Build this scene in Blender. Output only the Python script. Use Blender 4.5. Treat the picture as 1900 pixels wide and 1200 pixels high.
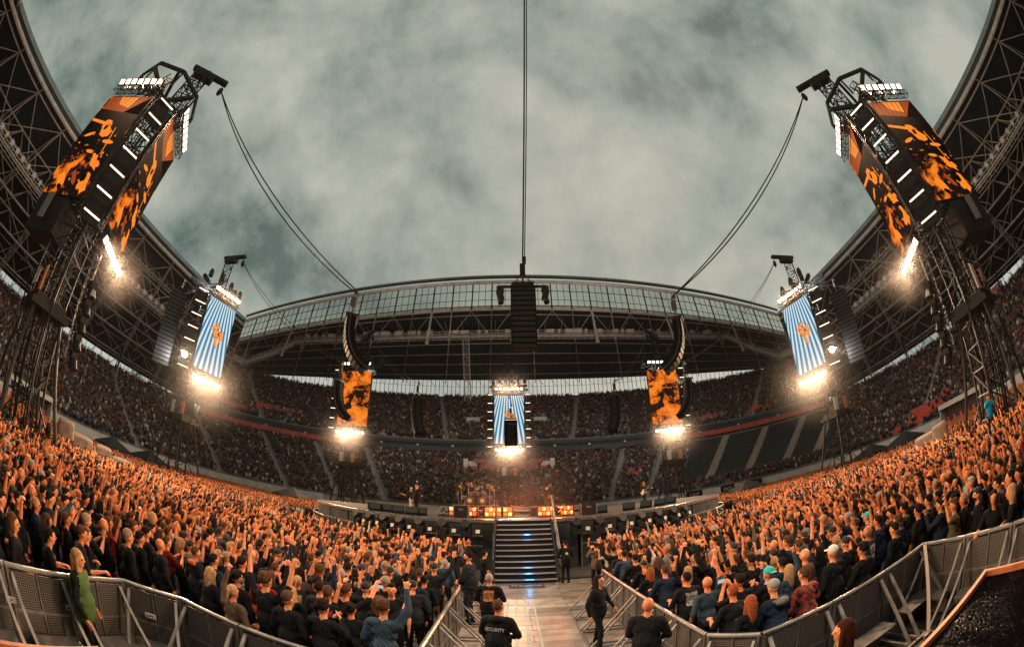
import bpy, math, random
import numpy as np
from mathutils import Vector, Matrix
R = math.radians
random.seed(7); rng = np.random.default_rng(7)
sc = bpy.context.scene
C = sc.collection
for o in list(bpy.data.objects): bpy.data.objects.remove(o)

# ------------------------------------------------------------ camera
EYE = Vector((0, 0, 3.3))
cam = bpy.data.cameras.new('camera'); cam.type = 'PANO'; cam.panorama_type = 'FISHEYE_EQUISOLID'
cam.sensor_width = 36.0; cam.fisheye_lens = 14.197; cam.fisheye_fov = R(215)
cam.clip_start = 0.05; cam.clip_end = 2000
co = bpy.data.objects.new('camera', cam); C.objects.link(co)
pitch, roll = R(25.86), R(-0.636)
fw = Vector((0, math.cos(pitch), math.sin(pitch))); up0 = Vector((0, -math.sin(pitch), math.cos(pitch))); rt0 = Vector((1, 0, 0))
rt = rt0*math.cos(roll) + up0*math.sin(roll); up = -rt0*math.sin(roll) + up0*math.cos(roll)
M = Matrix((rt, up, -fw)).transposed().to_4x4(); M.translation = EYE
co.matrix_world = M
sc.camera = co
sc.render.engine = 'CYCLES'
sc.cycles.use_denoising = True
sc.cycles.max_bounces = 5; sc.cycles.diffuse_bounces = 2; sc.cycles.glossy_bounces = 2; sc.cycles.transparent_max_bounces = 8
sc.cycles.transmission_bounces = 2; sc.cycles.volume_bounces = 0; sc.cycles.sample_clamp_indirect = 4.0
sc.cycles.caustics_reflective = False; sc.cycles.caustics_refractive = False
sc.view_settings.view_transform = 'Standard'; sc.view_settings.look = 'None'
sc.view_settings.exposure = 0.0; sc.view_settings.gamma = 1.0

# ------------------------------------------------------------ sky (overcast evening) and soft sun
W = bpy.data.worlds.new('World'); sc.world = W; W.use_nodes = True
nt = W.node_tree; nt.nodes.clear()
def N(tree, t, **kw):
    n = tree.nodes.new(t)
    for k, v in kw.items():
        if k.startswith('i_'):
            n.inputs[k[2:].replace('_', ' ')].default_value = v
        else: setattr(n, k, v)
    return n
L = nt.links.new
out = N(nt, 'ShaderNodeOutputWorld')
nish = N(nt, 'ShaderNodeTexSky'); nish.sky_type = 'NISHITA'; nish.sun_disc = False
nish.sun_elevation = R(14); nish.sun_rotation = R(20); nish.air_density = 1.5; nish.dust_density = 3
bgN = N(nt, 'ShaderNodeBackground'); bgN.inputs['Strength'].default_value = 0.05
L(nish.outputs[0], bgN.inputs['Color'])
tc = N(nt, 'ShaderNodeTexCoord')
sep = N(nt, 'ShaderNodeSeparateXYZ'); L(tc.outputs['Generated'], sep.inputs[0])
def math_(tree, op, a, b=None, clamp=False):
    n = tree.nodes.new('ShaderNodeMath'); n.operation = op; n.use_clamp = clamp
    for i, v in enumerate((a, b)):
        if v is None: continue
        if isinstance(v, (int, float)): n.inputs[i].default_value = v
        else: tree.links.new(v, n.inputs[i])
    return n.outputs[0]
zc = math_(nt, 'ADD', math_(nt, 'MAXIMUM', sep.outputs[2], 0.0), 0.35)
cxy = N(nt, 'ShaderNodeCombineXYZ'); L(math_(nt, 'DIVIDE', sep.outputs[0], zc), cxy.inputs[0]); L(math_(nt, 'DIVIDE', sep.outputs[1], zc), cxy.inputs[1])
n1 = N(nt, 'ShaderNodeTexNoise', i_Scale=3.4, i_Detail=14.0, i_Roughness=0.60, i_Distortion=0.15); L(tc.outputs['Generated'], n1.inputs['Vector'])
n2 = N(nt, 'ShaderNodeTexNoise', i_Scale=1.7, i_Detail=5.0, i_Roughness=0.5); L(cxy.outputs[0], n2.inputs['Vector'])
mixn = math_(nt, 'ADD', math_(nt, 'MULTIPLY', n1.outputs[0], 0.6), math_(nt, 'MULTIPLY', n2.outputs[0], 0.4))
# heavier cloud towards the near corner of the sky and overhead
def lobe(v, p, k):
    d_ = N(nt, 'ShaderNodeVectorMath', operation='DOT_PRODUCT'); L(tc.outputs['Generated'], d_.inputs[0]); d_.inputs[1].default_value = v
    return math_(nt, 'MULTIPLY', math_(nt, 'POWER', math_(nt, 'MAXIMUM', d_.outputs['Value'], 0.0), p), k)
mixn = math_(nt, 'SUBTRACT', mixn, math_(nt, 'ADD', lobe((-0.55, 0.55, 0.63), 14.0, 0.045), lobe((0.05, 0.25, 0.97), 10.0, 0.03)))
mixn = math_(nt, 'ADD', mixn, 0.012)
ramp = N(nt, 'ShaderNodeValToRGB'); L(mixn, ramp.inputs[0])
cr = ramp.color_ramp
cr.elements[0].position = 0.385; cr.elements[0].color = (0.105, 0.155, 0.145, 1)
cr.elements[1].position = 0.60; cr.elements[1].color = (0.58, 0.59, 0.50, 1)
e = cr.elements.new(0.445); e.color = (0.255, 0.315, 0.280, 1)
e = cr.elements.new(0.50); e.color = (0.385, 0.425, 0.365, 1)
# the cloud is thinner towards the horizon, so it is paler there
hz = math_(nt, 'SUBTRACT', 1.0, math_(nt, 'MULTIPLY', sep.outputs[2], 2.2, True), True)
mx = N(nt, 'ShaderNodeMix', data_type='RGBA'); L(math_(nt, 'MULTIPLY', hz, 0.75), mx.inputs[0]); L(ramp.outputs[0], mx.inputs[6]); mx.inputs[7].default_value = (0.72, 0.76, 0.72, 1)
dt = N(nt, 'ShaderNodeVectorMath', operation='DOT_PRODUCT'); L(tc.outputs['Generated'], dt.inputs[0]); dt.inputs[1].default_value = (0.26, 0.80, 0.54)
gl_ = math_(nt, 'MULTIPLY', math_(nt, 'POWER', math_(nt, 'MAXIMUM', dt.outputs['Value'], 0.0), 5.0), 0.45)
mx2 = N(nt, 'ShaderNodeMix', data_type='RGBA'); L(gl_, mx2.inputs[0]); L(mx.outputs[2], mx2.inputs[6]); mx2.inputs[7].default_value = (0.72, 0.68, 0.57, 1)
bgC = N(nt, 'ShaderNodeBackground'); L(mx2.outputs[2], bgC.inputs['Color']); bgC.inputs['Strength'].default_value = 0.86
mshd = N(nt, 'ShaderNodeMixShader'); mshd.inputs[0].default_value = 0.97
L(bgN.outputs[0], mshd.inputs[1]); L(bgC.outputs[0], mshd.inputs[2]); L(mshd.outputs[0], out.inputs['Surface'])
sun = bpy.data.lights.new('sun', 'SUN'); sun.energy = 0.5; sun.angle = R(30); sun.color = (1, 0.95, 0.88)
so = bpy.data.objects.new('sun', sun); C.objects.link(so); so.rotation_euler = (R(90-25), 0, R(180-20))

# ------------------------------------------------------------ materials
MATS = {}
def mat(name, col, rough=0.6, metal=0.0, noise=0.0, nscale=3.0, emit=None, estr=0.0, bump=0.0, spec=0.5, col2=None):
    if name in MATS: return MATS[name]
    m = bpy.data.materials.new(name); m.use_nodes = True; t = m.node_tree; b = t.nodes['Principled BSDF']
    b.inputs['Base Color'].default_value = (*col, 1); b.inputs['Roughness'].default_value = rough; b.inputs['Metallic'].default_value = metal
    b.inputs['Specular IOR Level'].default_value = spec
    m.diffuse_color = (*col, 1)
    if noise or bump or col2:
        g = t.nodes.new('ShaderNodeTexCoord'); nz = t.nodes.new('ShaderNodeTexNoise')
        nz.inputs['Scale'].default_value = nscale; nz.inputs['Detail'].default_value = 6
        t.links.new(g.outputs['Object'], nz.inputs['Vector'])
        if noise or col2:
            rp = t.nodes.new('ShaderNodeValToRGB'); rp.color_ramp.elements[0].position = 0.32; rp.color_ramp.elements[1].position = 0.68
            c2 = col2 or tuple(min(1, c*(1+noise)) for c in col); c1 = col if col2 else tuple(c*(1-noise) for c in col)
            rp.color_ramp.elements[0].color = (*c1, 1); rp.color_ramp.elements[1].color = (*c2, 1)
            t.links.new(nz.outputs[0], rp.inputs[0]); t.links.new(rp.outputs[0], b.inputs['Base Color'])
        if bump:
            bp = t.nodes.new('ShaderNodeBump'); bp.inputs['Strength'].default_value = bump; bp.inputs['Distance'].default_value = 0.02
            t.links.new(nz.outputs[0], bp.inputs['Height']); t.links.new(bp.outputs[0], b.inputs['Normal'])
    if emit:
        b.inputs['Emission Color'].default_value = (*emit, 1); b.inputs['Emission Strength'].default_value = estr
        m.cycles.emission_sampling = 'NONE'
    MATS[name] = m
    return m
STEEL = mat('painted_steel', (0.46, 0.37, 0.30), 0.5, 0, 0.25, 0.6)
PALE = mat('pale_steel', (0.62, 0.53, 0.44), 0.5, 0, 0.2, 0.8)
DKST = mat('dark_steel', (0.020, 0.024, 0.026), 0.5, 0.2, 0.3, 2, spec=0.3)
BLK = mat('black_paint', (0.008, 0.010, 0.012), 0.55, 0, 0.3, 3, spec=0.25)
ALU = mat('aluminium', (0.42, 0.40, 0.38), 0.35, 0.85, 0.2, 5)
ALUD = mat('worn_aluminium', (0.22, 0.21, 0.20), 0.45, 0.7, 0.3, 6)
ROOF = mat('roof_sheet', (0.015, 0.026, 0.030), 0.85, 0, 0.25, 0.3)
CONC = mat('concrete', (0.16, 0.15, 0.14), 0.85, 0, 0.25, 0.8)
WALLW = mat('pale_wall', (0.50, 0.45, 0.39), 0.7, 0, 0.15, 0.7)
BRICKM = mat('red_brown_wall', (0.15, 0.06, 0.04), 0.8, 0, 0.3, 1.5)
REDB = mat('red_band', (0.42, 0.055, 0.035), 0.6, 0, 0.25, 0.8)
REDS = mat('red_seat', (0.55, 0.06, 0.03), 0.5, 0, 0.2, 2)
CLOTH = mat('black_cloth', (0.014, 0.020, 0.022), 0.9, 0, 0.35, 1.2, bump=0.4)
TARP = mat('pale_tarp', (0.20, 0.155, 0.12), 0.8, 0, 0.3, 3, bump=0.5)
LAMP = mat('lamp_lens', (1, 0.9, 0.8), 0.3, emit=(1.0, 0.80, 0.60), estr=3.2)
BARL = mat('light_bar', (1, 0.9, 0.8), 0.3, emit=(1.0, 0.74, 0.52), estr=2.4)
FLARE = mat('spot_lens', (1, 0.9, 0.8), 0.3, emit=(1.0, 0.84, 0.66), estr=30)
ORNG = mat('orange_lamp', (0.1, 0.02, 0.0), 0.5, emit=(1.0, 0.13, 0.02), estr=1.4)
ORNH = mat('hot_orange_lamp', (0.1, 0.02, 0.0), 0.5, emit=(1.0, 0.32, 0.09), estr=3.0)
WPAN = mat('white_plate', (0.62, 0.60, 0.56), 0.5)
def glassmat():
    m = bpy.data.materials.new('roof_glass'); m.use_nodes = True; t = m.node_tree; t.nodes.clear()
    o = t.nodes.new('ShaderNodeOutputMaterial'); tr = t.nodes.new('ShaderNodeBsdfTransparent'); tr.inputs[0].default_value = (0.93, 0.96, 0.94, 1)
    gl = t.nodes.new('ShaderNodeBsdfGlossy'); gl.inputs['Roughness'].default_value = 0.1; gl.inputs[0].default_value = (0.8, 0.85, 0.85, 1)
    d = t.nodes.new('ShaderNodeBsdfDiffuse'); d.inputs[0].default_value = (0.3, 0.32, 0.3, 1)
    a = t.nodes.new('ShaderNodeMixShader'); a.inputs[0].default_value = 0.06; b = t.nodes.new('ShaderNodeMixShader'); b.inputs[0].default_value = 0.12
    t.links.new(tr.outputs[0], a.inputs[1]); t.links.new(gl.outputs[0], a.inputs[2]); t.links.new(a.outputs[0], b.inputs[1]); t.links.new(d.outputs[0], b.inputs[2]); t.links.new(b.outputs[0], o.inputs[0])
    return m
GLASS = glassmat()

# ------------------------------------------------------------ mesh helpers
SPLITN = {'tower_sign', 'post', 'corner_trim', 'mat_border', 'brace', 'press_stair', 'press_sign', 'black_panel', 'top_plate', 'leg', 'raking_column'}
WORLD = {}
STUFFN = {'lattice', 'railing', 'roof_bracing', 'glazing_bar', 'window_mullion', 'hanger', 'ladder', 'lamp_rail', 'strip_frame', 'screen_bracket', 'balcony_lamp_box', 'cable_bundle', 'truss_web', 'roof_rafter_web', 'roof_truss_web', 'mast_web'}
class MB:
    def __init__(s): s.v = []; s.f = []; s.m = []; s.cur = 0
    def add(s, vs, fs, m=None):
        k = len(s.v); s.v.extend([tuple(p) for p in vs]); s.f.extend([tuple(i+k for i in f) for f in fs]); s.m.extend([s.cur if m is None else m]*len(fs))
    def box(s, c, size, rot=None, m=None, taper=1.0):
        x, y, z = size[0]/2, size[1]/2, size[2]/2
        vs = [Vector((i*x*(taper if k > 0 else 1), j*y*(taper if k > 0 else 1), k*z)) for k in (-1, 1) for j in (-1, 1) for i in (-1, 1)]
        if rot is not None: vs = [rot @ v for v in vs]
        c = Vector(c)
        s.add([v + c for v in vs], [(0, 2, 3, 1), (4, 5, 7, 6), (0, 1, 5, 4), (2, 6, 7, 3), (0, 4, 6, 2), (1, 3, 7, 5)], m)
    def tube(s, p, q, r, n=6, r2=None, m=None, caps=False):
        p, q = Vector(p), Vector(q); d = q-p
        if d.length < 1e-6: return
        d.normalize(); a = d.orthogonal().normalized(); b = d.cross(a); r2 = r if r2 is None else r2
        vs = []
        for c, rr in ((p, r), (q, r2)):
            for i in range(n):
                t = 2*math.pi*(i+0.5)/n; vs.append(c + (a*math.cos(t) + b*math.sin(t))*rr)
        fs = [(i, (i+1) % n, n+(i+1) % n, n+i) for i in range(n)]
        if caps: fs += [tuple(range(n-1, -1, -1)), tuple(range(n, 2*n))]
        s.add(vs, fs, m)
    def poly(s, pts, r, n=5, m=None):
        for a, b in zip(pts[:-1], pts[1:]): s.tube(a, b, r, n, m=m)
    def bar(s, p, q, w, h, upv=(0, 0, 1), m=None):
        p, q = Vector(p), Vector(q); d = q-p
        if d.length < 1e-6: return
        l = d.length; d.normalize(); u = Vector(upv); sd = d.cross(u)
        if sd.length < 1e-3: sd = d.orthogonal()
        sd.normalize(); u = sd.cross(d)
        rot = Matrix((sd, d, u)).transposed()
        s.box((p+q)/2, (w, l, h), rot, m)
    def sheet(s, grid, m=None):
        nr, nc = len(grid), len(grid[0])
        s.add([p for r in grid for p in r], [(i*nc+j, i*nc+j+1, (i+1)*nc+j+1, (i+1)*nc+j) for i in range(nr-1) for j in range(nc-1)], m)
    def slab(s, pts, z0, z1, m=None):
        n = len(pts); s.add([(p[0], p[1], z0) for p in pts] + [(p[0], p[1], z1) for p in pts],
            [tuple(range(n-1, -1, -1)), tuple(range(n, 2*n))] + [(i, (i+1) % n, n+(i+1) % n, n+i) for i in range(n)], m)
    def ell(s, c, r, nu=8, nv=5, rot=None, m=None):
        c = Vector(c); vs = []
        for j in range(nv+1):
            th = math.pi*j/nv
            for i in range(nu):
                ph = 2*math.pi*i/nu; v = Vector((r[0]*math.sin(th)*math.cos(ph), r[1]*math.sin(th)*math.sin(ph), r[2]*math.cos(th)))
                vs.append(c + (rot @ v if rot is not None else v))
        s.add(vs, [(j*nu+i, (j+1)*nu+i, (j+1)*nu+(i+1) % nu, j*nu+(i+1) % nu) for j in range(nv) for i in range(nu)], m)
    def truss(s, p, q, w, r=0.05, n=None, upv=(0, 0, 1), rd=None, m=None, nt=4, chords=4, dense=1.0):
        """box lattice from p to q, side w"""
        p, q = Vector(p), Vector(q); d = q-p; l = d.length; d.normalize(); u = Vector(upv); sd = d.cross(u)
        if sd.length < 1e-3: sd = d.orthogonal()
        sd.normalize(); u = sd.cross(d); n = n or max(2, int(l/w*dense)); rd = rd or r*0.6
        cs = [(sd*a + u*b)*w/2 for a, b in ((-1, -1), (1, -1), (1, 1), (-1, 1))]
        if chords == 3: cs = [(sd*-1 + u*-1)*w/2, (sd - u)*w/2, u*w/2]
        K = len(cs)
        for c in cs: s.tube(p+c, q+c, r, nt, m=m)
        for k in range(n):
            a0, a1 = p + d*l*k/n, p + d*l*(k+1)/n
            for i in range(K):
                c0, c1 = cs[i], cs[(i+1) % K]
                if (k+i) % 2: c0, c1 = c1, c0
                s.tube(a0+c0, a1+c1, rd, 3, m=m)
                s.tube(a0+cs[i], a0+cs[(i+1) % K], rd, 3, m=m)
    def build(s, name, mats, parent=None, smooth=False, loc=None):
        me = bpy.data.meshes.new(name)
        off = Vector((0, 0, 0))
        if parent is not None: off = WORLD[parent]
        if loc is not None: off = Vector(loc)
        V = np.array(s.v, dtype=np.float64).reshape(-1, 3) - np.array(off)
        me.from_pydata(V.tolist(), [], s.f)
        if not isinstance(mats, (list, tuple)): mats = [mats]
        for m in mats: me.materials.append(m)
        if len(mats) > 1: me.polygons.foreach_set('material_index', s.m)
        if smooth: me.polygons.foreach_set('use_smooth', [True]*len(me.polygons))
        me.update()
        o = bpy.data.objects.new(name, me); C.objects.link(o)
        if name in STUFFN: o['kind'] = 'stuff'
        if name in SPLITN:
            # separate pieces become objects of their own
            par_ = list(range(len(s.v)))
            def fd(i):
                while par_[i] != i: par_[i] = par_[par_[i]]; i = par_[i]
                return i
            for f in s.f:
                for j in f[1:]: par_[fd(j)] = fd(f[0])
            comps = {}
            for fi, f in enumerate(s.f): comps.setdefault(fd(f[0]), []).append(fi)
            if len(comps) > 1:
                bpy.data.objects.remove(o); bpy.data.meshes.remove(me)
                for fl_ in comps.values():
                    c_ = MB(); mp_ = {}
                    for fi in fl_:
                        for j in s.f[fi]:
                            if j not in mp_: mp_[j] = len(c_.v); c_.v.append(s.v[j])
                        c_.f.append(tuple(mp_[j] for j in s.f[fi])); c_.m.append(s.m[fi])
                    o = c_.build(name, mats, parent, smooth, loc)
                return o
        if parent is not None:
            o.parent = parent; WORLD[o] = off
            if loc is not None: o.location = off - WORLD[parent]
        else:
            WORLD[o] = off; o.location = off
        return o
def tag(o, label=None, cat=None, group=None, kind=None):
    if label: o['label'] = label
    if cat: o['category'] = cat
    if group: o['group'] = group
    if kind: o['kind'] = kind
    return o
def thing(name, loc, label, cat, group=None):
    o = bpy.data.objects.new(name, None); C.objects.link(o); o.location = loc; o.empty_display_size = 0.3
    WORLD[o] = Vector(loc); return tag(o, label, cat, group)
def copy_tree(o, loc, rz=None, parent=None, **kw):
    c = o.copy(); C.objects.link(c)
    if parent is not None: c.parent = parent
    else:
        c.location = loc; WORLD[c] = Vector(loc)
        if rz is not None: c.rotation_euler = (0, 0, rz)
        for k, v in kw.items(): c[k] = v
    for ch in o.children: copy_tree(ch, None, None, c)
    return c
def text_mesh(name, body, size, mat_, parent, loc, rot, extrude=0.002, align='CENTER', width=None):
    cu = bpy.data.curves.new(name, 'FONT'); cu.body = body; cu.size = size; cu.align_x = align; cu.align_y = 'CENTER'; cu.extrude = extrude
    cu.resolution_u = 2
    t = bpy.data.objects.new(name, cu); C.objects.link(t)
    me = bpy.data.meshes.new_from_object(t.evaluated_get(bpy.context.evaluated_depsgraph_get()))
    bpy.data.objects.remove(t); bpy.data.curves.remove(cu)
    me.name = name; me.materials.clear(); me.materials.append(mat_)
    o = bpy.data.objects.new(name, me); C.objects.link(o)
    if width: 
        w = max(v.co.x for v in me.vertices)-min(v.co.x for v in me.vertices); o.scale = (width/w, 1, 1)
    o.rotation_euler = rot
    if parent is not None: o.parent = parent; o.location = Vector(loc) - WORLD[parent]
    else: o.location = loc
    WORLD[o] = Vector(loc); return o

# ============================================================ SETTING
ZF = 0.0
b = MB(); b.box((0, 34, -0.25), (320, 300, 0.5))
tag(b.build('ground', mat('pitch_cover', (0.05, 0.048, 0.045), 0.85, 0, 0.3, 0.5)), kind='structure')
b = MB(); b.box((0, 34, -0.7), (3000, 3000, 0.3)); tag(b.build('terrain', mat('terrain', (0.06, 0.065, 0.05), 0.9, 0, 0.3, 0.05)), kind='structure')

CX, CY, SA, SB, SN = 0.0, 34.0, 66.0, 42.0, 2.6
def bowl(phi, o):
    c, s_ = math.cos(phi), math.sin(phi); a, bb = SA+o, SB+o
    r = 1/((abs(c)/a)**SN + (abs(s_)/bb)**SN)**(1/SN)
    return CX + r*c, CY + r*s_
NPH = 220
PHI = [2*math.pi*i/NPH for i in range(NPH+1)]
def terr_z(o): return 2.3 + o*0.585
def upper_z(o): return 18.4 + (o-22)*0.70       # o from 22
# far/near classification: upper tier exists where |x| small against the far side
def has_upper(phi):
    x, y = bowl(phi, 30); return y > CY and abs(math.degrees(math.atan2(x, y))) < 47.5
# ---- grandstand : terraces built as steps
stand = thing('grandstand', (0, 34, 0), 'concrete stadium bowl packed with spectators all round the pitch', 'grandstand')
def ringband(mb, o0, z0, o1, z1, test=lambda p: True, m=None):
    for i in range(NPH):
        if not test(PHI[i]+math.pi/NPH): continue
        a, c, d, e = bowl(PHI[i], o0), bowl(PHI[i+1], o0), bowl(PHI[i+1], o1), bowl(PHI[i], o1)
        mb.add([(*a, z0), (*c, z0), (*d, z1), (*e, z1)], [(0, 1, 2, 3)], m)
ROW = 0.8
b = MB()
for k in range(30):
    o = k*ROW; ringband(b, o, terr_z(o), o, terr_z(o+ROW)); ringband(b, o, terr_z(o+ROW), o+ROW, terr_z(o+ROW))
b.build('lower_terrace', CONC, stand)
side = lambda p: not has_upper(p)
b = MB()
for k in range(30, 34):
    o = k*ROW; ringband(b, o, terr_z(o), o, terr_z(o+ROW), side); ringband(b, o, terr_z(o+ROW), o+ROW, terr_z(o+ROW), side)
b.build('back_terrace', CONC, stand)
b = MB()
for k in range(34):
    o = 22 + k*ROW; ringband(b, o, upper_z(o), o, upper_z(o+ROW), has_upper); ringband(b, o, upper_z(o+ROW), o+ROW, upper_z(o+ROW), has_upper)
ringband(b, 21.6, 16.4, 50, 16.4, has_upper)   # soffit of the upper tier
b.build('upper_terrace', CONC, stand)
b = MB(); ringband(b, 0, 0, 0, 2.3); b.build('base_wall', BLK, stand); b = MB(); ringband(b, 23.99, 14, 24.2, 16.4, has_upper); b.build('back_wall', BLK, stand)
# front parapet of the lower tier
b = MB(); ringband(b, -0.35, 0.9, -0.35, 2.9); ringband(b, -0.35, 2.9, 0.0, 2.9); ringband(b, 0, 2.3, 0, 2.9); b.build('front_parapet', WALLW, stand)
b = MB(); ringband(b, -0.40, 0.0, -0.40, 1.35); b.build('wall_skirt', BLK, stand)
# balcony fascia: red towards the corners, dark in the middle
def isred(p):
    x, y = bowl(p, 22); return has_upper(p) and y > 0 and abs(math.degrees(math.atan2(x, y))) > 24.5
for sg_ in (-1, 1):
    b = MB(); ringband(b, 21.5, 16.3, 21.45, 17.5, lambda p: isred(p) and bowl(p, 22)[0]*sg_ > 0); b.build('balcony_band', REDB, stand)
b = MB(); ringband(b, 21.5, 16.3, 21.45, 17.5, lambda p: has_upper(p) and not isred(p)); b.build('balcony_band', DKST, stand)
b = MB(); ringband(b, 21.5, 17.5, 22.0, 18.4, has_upper); ringband(b, 22.0, 18.4, 21.95, 19.1, has_upper); b.build('balcony_parapet', DKST, stand)
b = MB()
for i in range(NPH*2):
    p = PHI[i//2] + (i % 2)*math.pi/NPH
    if has_upper(p):
        x, y = bowl(p, 21.45); b.box((x, y, 17.65), (0.5, 0.2, 0.35)) if i % 9 == 0 else None
b.build('balcony_lamp_box', WPAN, stand)
# walls behind the side terraces and the outer glazed screen
b = MB(); ringband(b, 27.4, terr_z(27.2)-0.5, 27.5, terr_z(27.2)+1.1, side); b.build('rear_wall', BRICKM, stand)
b = MB(); ringband(b, 49.2, upper_z(49.2), 49.3, upper_z(49.2)+0.5, has_upper); b.build('rear_parapet', DKST, stand)
b = MB()
for i in range(NPH*2):
    p = PHI[i//2] + (i % 2)*math.pi/NPH
    if has_upper(p):
        x, y = bowl(p, 50); z = upper_z(49.2)
        b.tube((x, y, z), (x, y, z+7.5), 0.09, 4)
        x2, y2 = bowl(p + 2*math.pi/NPH, 50); b.tube((x, y, z+4.1), (x2, y2, z+4.1), 0.06, 3)
        if i % 3 == 0: b.tube((x, y, z+4.1), (x2, y2, z+7.0), 0.07, 3)
    else:
        x, y = bowl(p, 33); z = terr_z(27)-0.5
        if i % 2 == 0: b.tube((x, y, z), (x, y, z+9), 0.09, 4)
        x2, y2 = bowl(p + 2*math.pi/NPH, 33)
        for dz in (1.6, 3.1, 4.6): b.tube((x, y, z+dz), (x2, y2, z+dz), 0.05, 3)
b.build('window_mullion', DKST, stand)
# aisles: pale stairways down the tiers
def stair_strip(mb, phi, o0, o1, w, zf):
    x0, y0 = bowl(phi, o0); x1, y1 = bowl(phi, o1); d = Vector((x1-x0, y1-y0, 0)).normalized(); t = Vector((-d.y, d.x, 0))*w/2
    n = int((o1-o0)/0.4)
    for k in range(n):
        o = o0 + (o1-o0)*k/n; x, y = bowl(phi, o); z = zf(o)
        z = zf(o0)+ (zf(o1)-zf(o0))*(k+1)/n
        c = Vector((x, y, z+0.06)) + d*0.2
        r = Matrix((t.normalized(), d, Vector((0, 0, 1)))).transposed()
        mb.box(c, (w, (o1-o0)/n*1.02, 0.45), r)
def phi_az(azd, o):     # ring angle whose point is seen at that azimuth from the eye
    best = min(range(3600), key=lambda i: abs(((math.degrees(math.atan2(*bowl(i*math.pi/1800, o)))-azd+180) % 360)-180)); return best*math.pi/1800
AISLE = []
for a in (-57, -44, -34, -26.5, -19.5, 14.5, 20.0, 62, 72, -72): AISLE.append((phi_az(a, 10), 1, 23, 0))
for a in (-38, -22, -10, 9, 21, 36): AISLE.append((phi_az(a, 34), 23, 48, 1))
b0 = 0
for phi, o0, o1, u in AISLE:
    b = MB(); stair_strip(b, phi, o0, o1, 1.0, upper_z if u else (lambda o: terr_z(o)))
    b.build('aisle_stair', mat('stair_concrete', (0.28, 0.23, 0.19), 0.8, 0, 0.3, 1.5), stand)
# the empty, black-draped block with its pale stairways
DRAPE = (phi_az(47.0, 10), phi_az(24.2, 10))
def draped_(phi, o): return DRAPE[0] < phi < DRAPE[1] and 3.2 < o < 21.5
b = MB()
g = []
for j in range(13):
    o = 3.4 + j*1.5; rw = []
    for i in range(60):
        p = DRAPE[0] + (DRAPE[1]-DRAPE[0])*i/59; x, y = bowl(p, o); rw.append((x, y, terr_z(o)+0.55+0.08*math.sin(i*1.9+j)))
    g.append(rw)
b.sheet(g); b.build('seat_cover', CLOTH, stand)
for a in (28.3, 34.0, 39.6, 44.2):
    b = MB(); stair_strip(b, phi_az(a, 8), 3.4, 21.2, 1.9, lambda o: terr_z(o)+0.45); b.build('aisle_stair', MATS['stair_concrete'], stand)
# press block in the middle of the far stand: red back wall, pale stairs either side
b = MB(); b.box((-1.0, 90.4, 11.6), (13, 0.4, 3.6)); b.build('press_wall', mat('dull_red_wall', (0.24, 0.05, 0.035), 0.7, 0, 0.4, 0.8), stand)
for sx in (-1, 1):
    b = MB(); b.box((-1+sx*8.4, 90.5, 12.6), (2.6, 0.5, 1.2)); b.box((-1+sx*9.6, 90.0, 11.2), (1.0, 0.5, 5)); 
    for k in range(6): b.box((-1+sx*(7.4-0.25*k), 89.6-0.6*k, 10.6-0.42*k), (1.6, 0.5, 0.5))
    b.build('press_stair', WALLW, stand)
    b = MB(); b.box((-1+sx*6.4, 90.0, 13.2), (2.2, 0.5, 0.9)); b.box((-1+sx*7.6, 89.8, 11.7), (1.4, 0.4, 0.7)); b.build('press_sign', mat('sign_red', (0.28, 0.04, 0.03), 0.6), stand)
for azx, z, w in ((-5.6, 26.2, 3.4), (3.8, 26.2, 3.4), (-15.7, 26, 2.4), (12.3, 25.6, 2.4), (-24, 26, 2)):
    x = 110*math.tan(R(azx)); b = MB(); b.box((x, 108, z), (w, 2.5, 2.0)); b.box((x, 106.7, z+0.2), (w*1.05, 0.15, 1.2), m=1); b.build('tunnel_box', [CONC, WALLW], stand)
# scatter of red seats where the rows are not full
def seats(mb, phi0, phi1, o0, o1, zf):
    o = o0
    while o < o1:
        x0, y0 = bowl(phi0, o); x1, y1 = bowl(phi1, o); n = max(2, int(math.hypot(x1-x0, y1-y0)/0.55))
        for i in range(n):
            p = phi0+(phi1-phi0)*i/n; x, y = bowl(p, o+0.3); z = zf(o+0.4)
            rr = Matrix.Rotation(p-math.pi/2, 3, 'Z')
            mb.box((x, y, z+0.62), (0.42, 0.07, 0.5), rr); mb.box((x-0.2*math.cos(p), y-0.2*math.sin(p), z+0.42), (0.42, 0.4, 0.06), rr)
        o += ROW
EMPTY = [(phi_az(62, 3), phi_az(57.5, 3), 1.2, 5.5, 0), (0.0, phi_az(62.6, 4), 3, 7, 0), (phi_az(57.0, 3), phi_az(55.5, 3), 0.8, 3.0, 0),
         (phi_az(18.0, 14), phi_az(16.3, 14), 8, 12, 0), (phi_az(-31, 30), phi_az(-38, 30), 27, 30, 1), (phi_az(-39, 26), phi_az(-44, 26), 24, 26, 1), (phi_az(38, 26), phi_az(34, 26), 24, 26.5, 1), (phi_az(31, 26), phi_az(26, 26), 25, 27, 1)]
b = MB()
for p0, p1, o0, o1, u in EMPTY: seats(b, min(p0, p1), max(p0, p1), o0, o1, upper_z if u else terr_z)
for ob in [b.build('seat', REDS, stand)]: ob['kind'] = 'stuff'

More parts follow.
